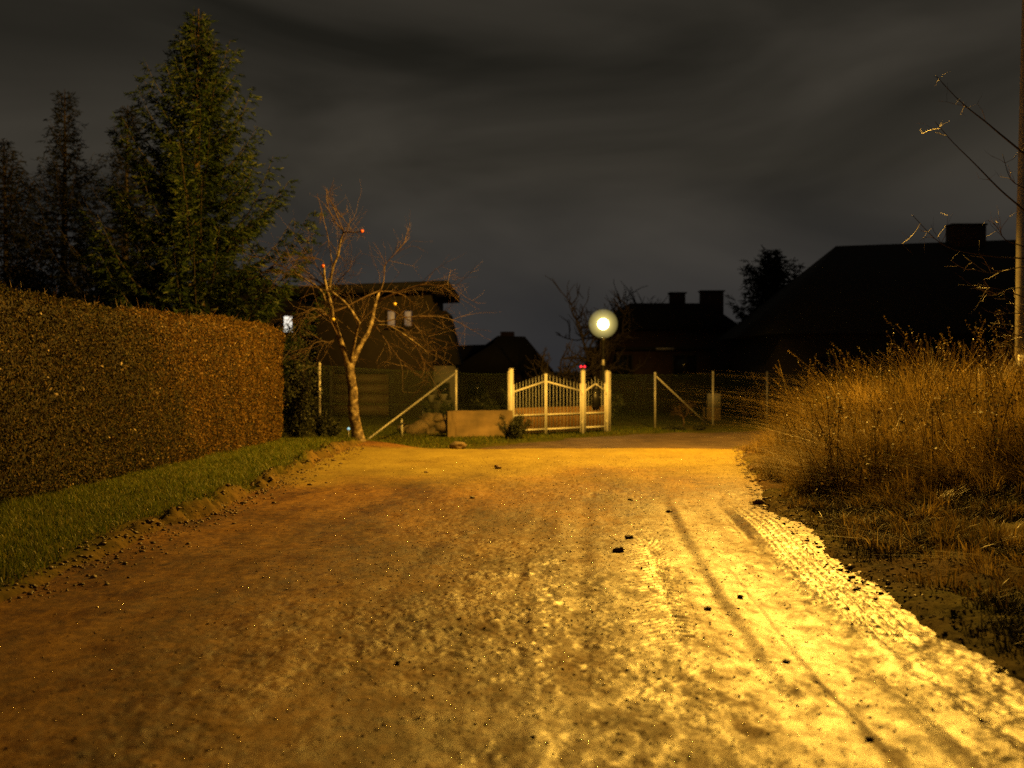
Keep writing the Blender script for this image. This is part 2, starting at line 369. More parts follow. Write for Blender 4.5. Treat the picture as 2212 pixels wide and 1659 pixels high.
dirt = np.clip(np.where(GX < 0, dl, dr), 0, 1) * (1 - sm(26, 30, GY)) + 0.25 * sm(26, 30, GY) * (vnoise(GX * 0.7, GY * 0.7, 60) > 0.2)
ground = np_mesh('ground', np.stack([GX, GY, GZ], -1), GQ, None, M_GROUND, None, True, {'dirt': dirt, 'mud': sm(-0.10, 0.30, GX - er_) * (GY < 27)})
tag(ground, 'dark turf and soil ground around the dirt road', 'ground', kind='structure')

# the road: fine relief of ruts, tread prints and lumps
ry = [2.2]
while ry[-1] < 27.5: ry.append(ry[-1] + max(0.014, ry[-1] ** 2 / 1900 * 0.55))
ry = np.array(ry); NXR = 520
t = np.linspace(0, 1, NXR)
RY = np.repeat(ry[:, None], NXR, 1)
EL, ER = edge_l(RY) - 0.22, edge_r(RY) + 0.20
RX = EL + (ER - EL) * t[None, :]
def road_z(x, y):
    er = edge_r0(y)
    z = base(x, y) + 0.022 * fbm(x * 0.55, y * 0.4, 3, 71)
    z = z + 0.007 * fbm(x * 2.3, y * 1.6, 3, 72)
    sx_ = x - er
    mess = (0.25 + 0.75 * sm(-4.6, -2.8, sx_)) * (1 - 0.8 * sm(-1.35, -1.1, sx_) * (1 - sm(-0.45, -0.38, sx_))) * (0.35 + 0.65 * sm(-0.3, 0.25, vnoise(x * 1.2, y * 0.6, 73)))
    z = z + (0.0015 + 0.0030 * mess) * fbm(x * 7, y * 5.5, 3, 74, 0.5) + 0.0042 * mess * np.maximum(fbm(x * 22, y * 15, 3, 77, 0.65), -0.25) + (0.0004 + 0.0020 * mess) * fbm(x * 55, y * 40, 2, 78)
    z = z + (0.0022 + 0.0085 * mess) * billow(x * 5.5, y * 4.0, 5, 90, 0.66) * (1 - 0.75 * sm(15.5, 20, y))
    # ruts following the right edge
    s = x - er
    wob = 0.06 * vnoise(y * 0.22, 0 * y, 75)
    for c, w, a in ((-0.42, 0.055, -0.030), (-0.30, 0.05, 0.014), (-0.56, 0.06, 0.012), (-1.02, 0.06, -0.016), (-0.92, 0.05, 0.010), (-1.9, 0.09, -0.014), (-2.35, 0.06, -0.012), (-2.15, 0.07, 0.010), (-3.2, 0.10, -0.010), (-4.6, 0.12, -0.009)):
        z = z + 1.0 * a * np.exp(-((s - c - wob) / w) ** 2) * (0.55 + 0.45 * vnoise(x * 0 + c * 7, y * 0.6, 76)) * (1 - sm(12.5, 15.5, y))
    # a step between packed lanes
    z = z - (0.012 * sm(-0.80, -0.74, s - wob) - 0.012 * sm(-0.70, 0.0, s - wob)) * (1 - sm(12, 16, y))
    # tread blocks pressed beside the edge
    lane = sm(-0.36, -0.30, s) * (1 - sm(-0.03, 0.03, s)) * sm(6.3, 7.2, y) * (1 - sm(12.5, 14.5, y))
    gx_ = np.abs(((s / 0.075) % 1) - 0.5) * 2; gy_ = np.abs((((y + 0.35 * s) / 0.16) % 1) - 0.5) * 2
    z = z + lane * (0.014 * (1 - np.maximum(sm(0.62, 0.95, gx_), sm(0.68, 0.95, gy_))) - 0.004)
    lane2 = np.exp(-((s + 1.35) / 0.13) ** 2) * sm(0.1, 0.5, vnoise(0 * x, y * 0.5, 79))
    z = z + lane2 * 0.006 * np.sign(np.sin((y + 0.8 * np.abs(s + 1.35)) * 2 * math.pi / 0.11))
    # dips holding darker mud
    z = z - 0.014 * sm(0.35, 0.8, vnoise(x * 1.1, y * 0.8, 81)) * sm(-1.5, 0.5, x)
    return z
RZ = road_z(RX, RY)
S_ = RX - edge_r0(RY)
wet = 0.06 + 0.26 * fbm(S_ * 4.2, RY * 0.16, 3, 84) + 0.12 * fbm(RX * 2.6, RY * 0.6, 3, 86) + 0.34 * fbm(RX * 15, RY * 6.5, 4, 88, 0.75)
wet = wet + 0.50 * sm(-2.7, -1.0, S_) - 0.22 * (1 - sm(4.5, 8.0, RY))
lamplit_sand_ = np.clip(sm(15.0, 20.0, RY + 1.5 * fbm(RX * 0.8, RY * 0.5, 3, 87)) * (1 - sm(23.8, 25, RY)), 0, 1)  # where the lamp's bright band is painted onto the sandy far stretch
wet = np.clip(wet, 0, 1) * (1 - sm(15.5, 20.5, RY))
n = NXR; ii = (np.arange(len(ry) - 1)[:, None] * n + np.arange(n - 1)[None, :]).ravel()
road = np_mesh('dirt_road', np.stack([RX, RY, RZ], -1), np.stack([ii, ii + 1, ii + n + 1, ii + n], -1), None, M_ROAD, None, True, {'wet': wet, 'lamplit_sand': lamplit_sand_})
tag(road, 'wet rutted dirt road shining under the street lamp', 'road', kind='structure')

# the lane that bends away to the right behind the crest
cp = np.array([(0.6, 24.6), (1.6, 27.2), (3.6, 30.0), (7.0, 32.6), (12, 35.0), (20, 38.0), (34, 43.0)])
tt = np.linspace(0, len(cp) - 1, 120); cx = np.interp(tt, np.arange(len(cp)), cp[:, 0]); cyy = np.interp(tt, np.arange(len(cp)), cp[:, 1])
k = np.ones(13) / 13; cxs = np.convolve(np.pad(cx, 6, 'edge'), k, 'valid'); cys = np.convolve(np.pad(cyy, 6, 'edge'), k, 'valid')
dx, dy = np.gradient(cxs), np.gradient(cys); L_ = np.hypot(dx, dy); nxn, nyn = -dy / L_, dx / L_
uu = np.linspace(-1, 1, 60)
hw = 2.9 + 0.18 * vnoise(tt * 0.9, 0 * tt, 91)
CX = cxs[:, None] + nxn[:, None] * hw[:, None] * uu; CY = cys[:, None] + nyn[:, None] * hw[:, None] * uu
CZ = ground_z(CX, CY) + 0.03 - 0.05 * np.abs(uu) ** 6 + 0.012 * fbm(CX * 1.5, CY * 1.5, 3, 92)
n = 60; ii = (np.arange(119)[:, None] * n + np.arange(n - 1)[None, :]).ravel()
tag(np_mesh('side_lane', np.stack([CX, CY, CZ], -1), np.stack([ii, ii + 1, ii + n + 1, ii + n], -1), None, M_CROSS, None, True),
    'dim brown dirt lane bending right behind the crest', 'road', kind='structure')

# ---------------------------------------------------------------- blades, leaves, stones
def blades(name, pos, h, w, lean, az, material, parent=None, seg=3, curve=1.0):
    N = len(pos); V = np.zeros((N, seg + 1, 2, 3))
    d = np.stack([np.cos(az), np.sin(az), 0 * az], -1); sd = np.stack([-np.sin(az + RNG.normal(0, 1.0, N)), np.cos(az), 0 * az], -1)
    sd /= np.linalg.norm(sd, axis=1)[:, None] + 1e-6
    for s in range(seg + 1):
        f = s / seg
        c = pos + d * (lean * h * f ** (1 + curve))[:, None]; c[:, 2] = pos[:, 2] + h * f * (1 - 0.30 * np.clip(lean, 0, 1.2) * f)
        ww = w * (1 - 0.85 * f) * 0.5
        V[:, s, 0] = c - sd * ww[:, None]; V[:, s, 1] = c + sd * ww[:, None]
    b = np.arange(N)[:, None] * (seg + 1) * 2 + np.arange(seg)[None, :] * 2
    Q = np.stack([b, b + 1, b + 3, b + 2], -1).reshape(-1, 4)
    return np_mesh(name, V.reshape(-1, 3), Q, None, material, parent)
def leaves(name, pos, nrm, size, material, parent=None, aspect=0.55, spread=0.9):
    N = len(pos)
    a = nrm + RNG.normal(0, spread, (N, 3)); a /= np.linalg.norm(a, axis=1)[:, None] + 1e-9
    r = RNG.normal(0, 1, (N, 3)); b = np.cross(a, r); b /= np.linalg.norm(b, axis=1)[:, None] + 1e-9; c = np.cross(a, b)
    s = (size * np.ones(N))[:, None]
    V = np.stack([pos - b * s, pos + c * s * aspect + a * s * 0.15, pos + b * s, pos - c * s * aspect + a * s * 0.15], 1)
    Q = np.arange(N * 4).reshape(-1, 4)
    return np_mesh(name, V.reshape(-1, 3), Q, None, material, parent)
ICO_V, ICO_F = None, None
def ico():
    g = (1 + 5 ** 0.5) / 2
    v = np.array([(-1,g,0),(1,g,0),(-1,-g,0),(1,-g,0),(0,-1,g),(0,1,g),(0,-1,-g),(0,1,-g),(g,0,-1),(g,0,1),(-g,0,-1),(-g,0,1)], float)
    v /= np.linalg.norm(v[0])
    f = np.array([(0,11,5),(0,5,1),(0,1,7),(0,7,10),(0,10,11),(1,5,9),(5,11,4),(11,10,2),(10,7,6),(7,1,8),(3,9,4),(3,4,2),(3,2,6),(3,6,8),(3,8,9),(4,9,5),(2,4,11),(6,2,10),(8,6,7),(9,8,1)])
    return v, f
ICO_V, ICO_F = ico()
def pebbles(name, pos, r, material, parent=None, flat=0.6):
    N = len(pos)
    V = ICO_V[None] * (1 + RNG.normal(0, 0.22, (N, 12, 1)))
    V = V * (r[:, None] * np.stack([RNG.uniform(0.8, 1.4, N), RNG.uniform(0.7, 1.2, N), np.full(N, flat)], -1))[:, None, :]
    V = V + pos[:, None, :]
    T = ICO_F[None] + (np.arange(N) * 12)[:, None, None]
    return np_mesh(name, V.reshape(-1, 3), None, T.reshape(-1, 3), material, parent)
def subdiv(v, f):
    v = [tuple(p) for p in v]; mid = {}; out = []
    def m(a, b):
        k = (min(a, b), max(a, b))
        if k not in mid:
            p = (np.array(v[a]) + np.array(v[b])) / 2; p /= np.linalg.norm(p); mid[k] = len(v); v.append(tuple(p))
        return mid[k]
    for a, b, c in f:
        ab, bc, ca = m(a, b), m(b, c), m(c, a); out += [(a, ab, ca), (b, bc, ab), (c, ca, bc), (ab, bc, ca)]
    return np.array(v), np.array(out)
S2V, S2F = subdiv(*subdiv(ICO_V, ICO_F))
def lump(name, loc, size, material, seed, rough=0.25, parent=None, smooth=False):
    d = 1 + rough * fbm(S2V[:, 0] * 1.3 + seed * 3.1, S2V[:, 1] * 1.3 + S2V[:, 2] * 1.7, 3, seed)
    V = S2V * d[:, None] * np.array(size)
    o = np_mesh(name, V, None, S2F, material, parent, smooth); o.location = loc; o.rotation_euler = (0, 0, seed * 1.7)
    return o
def rz1(x, y): return float(road_z(np.array([x]), np.array([y]))[0])
def gz1(x, y): return float(ground_z(np.array([x]), np.array([y]))[0])

# gravel on the road
N = 22000
yy = 3.5 + 18 * RNG.random(N) ** 1.2
xx = edge_l(yy) + (edge_r(yy) - edge_l(yy)) * np.clip(RNG.beta(2.0, 1.5, N), 0.01, 0.99)
rr = np.clip(RNG.lognormal(math.log(0.0032), 0.45, N), 0.002, 0.009)
tag(pebbles('gravel', np.stack([xx, yy, road_z(xx, yy) + rr * 0.2], -1), rr, M_STONE), 'scattered wet gravel and grit on the dirt road', 'gravel', kind='stuff')
# crumbs of earth along both edges
N = 4200
yy = 8 + 17 * RNG.random(N); side = RNG.random(N) < 0.72
xx = np.where(side, edge_l(yy) - 0.15 + RNG.normal(0, 0.24, N), edge_r(yy) + np.abs(RNG.normal(0, 0.22, N)) - 0.05)
zz_ = np.maximum(ground_z(xx, yy), np.where((xx > edge_l(yy) - .2) & (xx < edge_r(yy) + .2), road_z(xx, yy), -9))
rr = np.clip(RNG.lognormal(math.log(0.0085), 0.55, N), 0.004, 0.032)
tag(pebbles('earth_crumbs', np.stack([xx, yy, zz_ + rr * 0.2], -1), rr, mat('earth_crumb', (0.15, 0.105, 0.06), island=True, rough=0.5, bump=0.4, bscale=60, ramp=[(0, (0.05, 0.03, 0.01)), (1, (0.17, 0.10, 0.03))])),
    'loose crumbs of earth along the road edges', 'earth', kind='stuff')
N = 4200
yy = 5 + 8.5 * RNG.random(N); xx = edge_r(yy) + 0.05 + np.abs(RNG.normal(0, 0.9, N)); rr = np.clip(RNG.lognormal(math.log(0.007), 0.5, N), 0.003, 0.016)
tag(pebbles('soil_lumps', np.stack([xx, yy, ground_z(xx, yy) + rr * 0.1], -1), rr, mat('dark_soil', (0.05, 0.03, 0.012), island=True, rough=0.8, spec=0.15, bump=0.4, bscale=60, ramp=[(0, (0.035, 0.022, 0.008)), (0.8, (0.09, 0.055, 0.018)), (1, (0.17, 0.11, 0.035))])),
    'dark broken soil on the right verge', 'soil', kind='stuff')
# larger clods that can be told apart
def on_road(px, py):
    d = CAM_H * F / (py - 800); x = (px - 1106) / F * d; return x, d
for i, (px, py, r, lab, grp) in enumerate([
    (1633, 1018, 0.105, 'largest dark clod of earth at the foot of tall grass', None),
    (1640, 1088, 0.075, 'flat dark clod of earth on the right road edge', None),
    (1650, 1033, 0.06, 'small dark clod beside the largest clod by tall grass', None),
    (1338, 1195, 0.055, 0, 1), (1360, 1165, 0.05, 0, 1), (1020, 1078, 0.04, 0, 1), (1074, 1012, 0.07, 0, 1), (1362, 1083, 0.04, 0, 1), (1445, 1108, 0.04, 0, 1),
    (860, 1437, 0.022, 0, 1), (1880, 1612, 0.02, 0, 1), (1530, 1320, 0.03, 0, 1), (1700, 1445, 0.022, 0, 1), (1600, 1290, 0.028, 0, 1), (920, 1024, 0.04, 0, 1)]):
    x, d = on_road(px, py)
    o = lump('mud_clod', (x, d, rz1(x, d) + r * 0.3), (r * .85, r * 0.7, r * 0.42), M_CLOD, i + 1, 0.35)
    if grp: tag(o, 'dark clod of mud lying out on the rutted road', 'clod', 'mud clods out on the road')
    else: tag(o, lab, 'clod')
x, d = -1.05, 24.0
tag(lump('stone', (x, d, base(np.array([x]), np.array([d]))[0] + 0.05), (0.17, 0.12, 0.08), M_ROCK, 41, 0.3), 'flat pale stone at the crest left of the road', 'stone')

# verge turf
def turf(xr, yr, N, hmin, hmax, keep):
    x = RNG.uniform(*xr, N); y = yr[0] + (yr[1] - yr[0]) * RNG.random(N)
    m = keep(x, y); x, y = x[m], y[m]; N = len(x)
    return np.stack([x, y, ground_z(x, y) - 0.005], -1), RNG.uniform(hmin, hmax, N), N
pos, h, N = turf((-6.2, -2.9), (5.5, 27), 95000, 0.03, 0.085, lambda x, y: (x < edge_l(y) - 0.30 - 0.22 * vnoise(x * 2, y * 0.9, 51) + RNG.normal(0, 0.06, len(x))))
h *= 0.75 + 0.5 * sm(-0.5, 0.6, vnoise(pos[:, 0] * 1.5, pos[:, 1] * 1.5, 97))
tag(blades('verge_grass', pos, h, np.full(N, 0.010), RNG.uniform(0.2, 1.0, N), RNG.uniform(0, 6.28, N), M_GRASS, None, 2), 'short damp grass on the verge along the hedge', 'grass', kind='stuff')
pos, h, N = turf((-5, 5), (27, 38), 26000, 0.03, 0.10, lambda x, y: (x + 0.3 < 1.0 + (y - 26.5) * 0.72 - 3.2 + 2.0 * 0) | (y > 33.2 + 0.45 * (x - 2)))
tag(blades('yard_grass', pos, h, np.full(N, 0.016), RNG.uniform(0.2, 1.0, N), RNG.uniform(0, 6.28, N), M_GRASS, None, 2), 'dim green grass in front of the white gate', 'grass', kind='stuff')
pos, h, N = turf((2.2, 8), (4.5, 14), 110000, 0.03, 0.15, lambda x, y: (x > edge_r(y) + 0.25 + 0.3 * RNG.random(len(x))) & (vnoise(x * 1.3, y * 1.3, 61) + 0.35 * vnoise(x * 4, y * 4, 62) + 0.35 * (x - edge_r(y) - 0.9) > -0.05))
tag(blades('verge_tufts', pos, h, np.full(N, 0.009), RNG.uniform(0.3, 1.2, N), RNG.uniform(0, 6.28, N),
           mat('dull_turf', (0.06, 0.06, 0.02), island=True, rough=0.6, spec=0.3, ramp=[(0, (0.03, 0.04, 0.01)), (0.6, (0.08, 0.07, 0.02)), (1, (0.16, 0.10, 0.04))]), None, 2),
    'patchy low grass on the muddy right verge', 'grass', kind='stuff')

# tall dry grass on the bank
NT = 7600
tx = RNG.uniform(2.8, 10.5, NT); ty = RNG.uniform(5.2, 23.6, NT); te = edge_r(ty)
tf = 10.7 + 0.9 * vnoise(tx * 0.9, 0 * tx, 63)
dens = sm(0.12, 0.6, tx - te - 0.2 * vnoise(ty * 1.2, 0 * ty, 64)) * (0.30 + 0.70 * sm(-2.5, 1.5, ty - tf)) * (1 - sm(22.4, 23.3, ty)) * (0.25 + 0.75 * sm(-0.3, 0.3, fbm(tx * 0.9, ty * 0.9, 2, 65)))
mk = RNG.random(NT) < dens * np.where((tx - te < 2.2) | (ty < 15), 0.85, 0.5); tx, ty, te = tx[mk], ty[mk], te[mk]; NT = len(tx)
th = (0.13 + 0.12 * sm(8, 11, ty) + 0.95 * sm(0.0, 2.0, tx - te) * sm(0, 4.5, ty - 10.8)) * RNG.uniform(0.6, 1.2, NT) * (0.8 + 0.35 * vnoise(tx * 0.7, ty * 0.7, 66))
ta = RNG.normal(math.pi * 1.05, 0.9, NT); tl_n = RNG.gamma(1.6, 0.28, NT); cnt = (26 + 34 * RNG.random(NT)).astype(int)
rep_ = np.repeat(np.arange(NT), cnt); N = len(rep_); ang = RNG.uniform(0, 6.283, N); rr = 0.11 * np.sqrt(RNG.random(N))
x = tx[rep_] + np.cos(ang) * rr; y = ty[rep_] + np.sin(ang) * rr
bx = np.cos(ta[rep_]) * tl_n[rep_] + np.cos(ang) * rr * 3.2 + RNG.normal(0, 0.14, N); by = np.sin(ta[rep_]) * tl_n[rep_] + np.sin(ang) * rr * 3.2 + RNG.normal(0, 0.14, N)
h = np.clip(th[rep_] * RNG.uniform(0.45, 1.25, N), 0.08, 1.6)
tag(blades('tall_grass', np.stack([x, y, ground_z(x, y) - 0.01], -1), h, RNG.uniform(0.005, 0.018, N) * (1 - 0.35 * (RNG.random(N) < .5)), np.hypot(bx, by) * np.where(RNG.random(N) < 0.22, 2.6, 1.15), np.arctan2(by, bx), M_STRAW, None, 4), 'tall dry straw coloured grass on the right bank', 'grass', kind='stuff')
print('tall grass blades', N)
# stems with seed heads that stick out of it
sb = MB(); sv = []
for i in range(420):
    y_ = RNG.uniform(12.5, 23); x_ = float(edge_r(np.array([y_]))[0]) + RNG.uniform(0.5, 5.0); hh = RNG.uniform(0.85, 1.75) * (0.7 if x_ < 4.6 else 1.0)
    ln = RNG.normal(-0.12, 0.22); ly = RNG.normal(0, 0.15); z0 = gz1(x_, y_)
    f = np.linspace(0, 1, 6); pts = np.stack([x_ + ln * hh * f ** 1.8, y_ + ly * hh * f ** 1.8, z0 + hh * f], -1)
    sb.tube(pts, np.linspace(0.004, 0.002, 6), 3, False)
    q = pts[-1]; dd = (pts[-1] - pts[-2]); dd /= np.linalg.norm(dd)
    for k in range(12): sv.append(q - dd * 0.018 * k + RNG.normal(0, 0.008, 3))
sb.build('stem', M_STRAW)
stems = bpy.data.objects['stem']; stems.name = 'grass_stems'; tag(stems, 'thin seed stems rising above the tall dry grass', 'grass', kind='stuff')
hd = leaves('seed_head', np.array(sv), np.zeros((len(sv), 3)), 0.014, M_STRAW, stems, 0.4); hd['kind'] = 'stuff'
# broad withered weeds inside the grass
N = 5000
y = RNG.uniform(12.5, 22.5, N); e = edge_r(y); x = e + 0.5 + np.abs(RNG.normal(0, 1.8, N)); cl = fbm(x * 1.1, y * 1.1, 2, 68) > 0.05
x, y = x[cl], y[cl]; N = len(x)
wp = np.stack([x, y, ground_z(x, y) + RNG.uniform(0.05, 0.8, N) * sm(0.3, 1.5, x - edge_r(y))], -1)
tag(leaves('withered_weeds', wp, np.array([[-.3, -.5, .6]]), RNG.uniform(0.012, 0.035, N), mat('withered_leaf', (0.1, 0.07, 0.03), island=True, rough=0.6, spec=0.2, trans=0.3, ramp=[(0, (0.035, 0.04, 0.012)), (0.6, (0.11, 0.07, 0.025)), (1, (0.22, 0.15, 0.06))]), None, 0.5),
    'withered broad leaved weeds among the tall grass', 'weeds', kind='stuff')

wst = MB(); wl_ = []
for i in range(150):
    y_ = RNG.uniform(12.5, 22); x_ = float(edge_r(np.array([y_]))[0]) + RNG.uniform(0.7, 4.6); hh = RNG.uniform(0.6, 1.2); z0 = gz1(x_, y_)
    f = np.linspace(0, 1, 5); pts = np.stack([x_ + RNG.normal(0, .12) * f ** 2, y_ + RNG.normal(0, .1) * f ** 2, z0 + hh * f], -1); wst.tube(pts, np.linspace(.007, .003, 5), 4, False)
    for k in range(46):
        ff = RNG.uniform(.25, 1); wl_.append(np.array([np.interp(ff, f, pts[:, c]) for c in range(3)]) + RNG.normal(0, .045, 3))
wo_ = wst.build('weed_stalks', M_DTWIG); tag(wo_, 'dark upright weed stalks standing in the tall grass', 'weeds', kind='stuff')
c_ = leaves('leaves', np.array(wl_), np.zeros((len(wl_), 3)), RNG.uniform(.012, .03, len(wl_)), MATS['withered_leaf'], wo_, .5); c_['kind'] = 'stuff'

# ---------------------------------------------------------------- clipped hedge
hedge = empty('hedge', (-5.6, 17, 0.0))
tag(hedge, 'long clipped brown hedge along the left verge', 'hedge')
def hx(y): return -5.52 + 0.062 * (y - 13)            # road-side face
HY0, HY1, HTOP, HTH = 6.5, 25.9, 2.44, 1.5
def in_world(o, parent):
    o.parent = parent; o.matrix_parent_inverse = Matrix.Translation(-Vector(parent.location)); return o
def hface(y, z):                                       # bulge of the face
    return hx(y) + 0.06 * fbm(y * 0.8, z * 0.9, 3, 101) + 0.035 * fbm(y * 3, z * 3, 2, 103) - 0.30 * sm(HTOP - 0.28, HTOP, z) ** 2 - 0.35 * sm(HY1 - 0.45, HY1, y) ** 2 - 0.06 * (1 - sm(0, 0.25, z))
def htop(y): return HTOP + 0.03 * np.sin(y * 0.6) + 0.045 * fbm(y * 0.9, 0 * y, 3, 105) + 0.03 * vnoise(y * 5, y * 0, 107)
cyv = np.linspace(HY0, HY1 - 0.10, 90); czv = np.array([0.0, 0.2, 0.8, 1.5, 2.1, 2.33])
cvs = []
for z in czv: cvs.append(np.stack([hface(cyv, z + 0 * cyv) - 0.10, cyv, z + 0 * cyv], -1))
cvs.append(np.stack([hface(cyv, 2.3 + 0 * cyv) - HTH, cyv, 2.33 + 0 * cyv], -1)); cvs.append(np.stack([hface(cyv, 1 + 0 * cyv) - HTH, cyv, 0 * cyv], -1))
CV = np.stack(cvs, 0); R_, C_ = CV.shape[:2]
ii = (np.arange(R_ - 1)[:, None] * C_ + np.arange(C_ - 1)[None, :]).ravel()
Q = np.stack([ii, ii + 1, ii + C_ + 1, ii + C_], -1)
endq = [[k * C_ + C_ - 1 for k in (0, 3, 6, 7)], [k * C_ + C_ - 1 for k in (3, 4, 5, 6)]]
in_world(np_mesh('core', CV.reshape(-1, 3), np.concatenate([Q, np.array(endq)]), None, M_HCORE), hedge)
N = 112000
y = HY0 + (HY1 - HY0) * RNG.random(N) ** 0.8; zf = RNG.random(N)
z = zf * htop(y); x = hface(y, z) - np.abs(RNG.normal(0, 0.05, N)) + 0.02
p1 = np.stack([x, y, z], -1); n1 = np.tile([[1.0, 0, 0.25]], (N, 1))
N = 26000
y2 = HY0 + (HY1 - HY0) * RNG.random(N); x2 = hface(y2, 0 * y2 + 1.2) - 0.12 - RNG.random(N) * HTH * 0.9
p2 = np.stack([x2, y2, htop(y2) - 0.03 - np.abs(RNG.normal(0, 0.03, N)) - 0.1 * sm(-0.35, 0, x2 - hface(y2, 0 * y2 + 1.2)) ** 2], -1); n2 = np.tile([[0.1, 0, 1.0]], (N, 1))
N = 11000
z3 = RNG.random(N) * HTOP * 0.985; x3 = hx(HY1) - 0.2 - RNG.random(N) * HTH; p3 = np.stack([x3, HY1 + 0.05 * fbm(x3 * 2, z3 * 2, 2, 109) - np.abs(RNG.normal(0, 0.05, N)), z3], -1); n3 = np.tile([[0.2, 1, 0.1]], (N, 1))
PA = np.concatenate([p1, p2, p3]); NA = np.concatenate([n1, n2, n3])
brown = PA[:, 1] + 0.9 * (PA[:, 2] - 1.2) * 0.8 + 0.9 * fbm(PA[:, 1] * 0.9, PA[:, 2] * 1.4, 3, 111) + RNG.normal(0, 0.7, len(PA)) > 18.6
for sel, m_, lab in ((brown, M_HEDGE, 'withered orange-brown foliage at the far end'), (~brown, M_HEDGE_G, 'dull olive-brown foliage of the long stretch')):
    o = leaves('foliage', PA[sel], NA[sel], RNG.uniform(0.012, 0.027, sel.sum()), m_, None, 0.5, 0.8); o['kind'] = 'stuff'; o['label'] = lab; in_world(o, hedge)
tw = MB()
for i in range(2600):
    y_ = RNG.uniform(8, HY1); z_ = RNG.uniform(0.05, HTOP); L = RNG.uniform(0.05, 0.17)
    x_ = float(hface(np.array([y_]), np.array([z_]))[0]) - 0.03; d = RNG.normal(0, 1, 3); d[0] = abs(d[0]) * 0.45; d /= np.linalg.norm(d)
    p = np.array([x_, y_, z_]); tw.tube(np.stack([p, p + d * L * .5 + RNG.normal(0, .008, 3), p + d * L]), np.array([0.004, 0.003, 0.0015]), 3, False)
for i in range(150):
    y_ = RNG.uniform(9, HY1); x_ = float(hx(y_)) - RNG.uniform(0.1, 0.9); z_ = float(htop(np.array([y_]))[0]) - 0.05; L = RNG.uniform(0.06, 0.13) * (1.6 if RNG.random() < .06 else 1)
    d = np.array([RNG.normal(0, .3), RNG.normal(0, .3), 1]); p = np.array([x_, y_, z_]); tw.tube(np.stack([p, p + d * L]), np.array([0.004, 0.0015]), 3, False)
o = tw.build('twigs', mat('hedge_twig', (0.2, 0.12, 0.05), (0.12, 0.07, 0.03), 8, 0.5)); o['kind'] = 'stuff'; in_world(o, hedge)
# pale dead leaves caught on it
N = 110
y = RNG.uniform(9, HY1, N); z = HTOP * np.sqrt(RNG.random(N)); x = hface(y, z) + 0.02
o = leaves('dead_leaf', np.stack([x, y, z], -1), np.tile([[1.0, -.3, .4]], (N, 1)), RNG.uniform(0.016, 0.032, N), mat('dead_leaf', (0.5, 0.4, 0.22), island=True, rough=0.3, ramp=[(0, (0.3, 0.2, 0.08)), (1, (0.6, 0.5, 0.33))]), None, 0.6, 0.5); o['kind'] = 'stuff'; in_world(o, hedge)

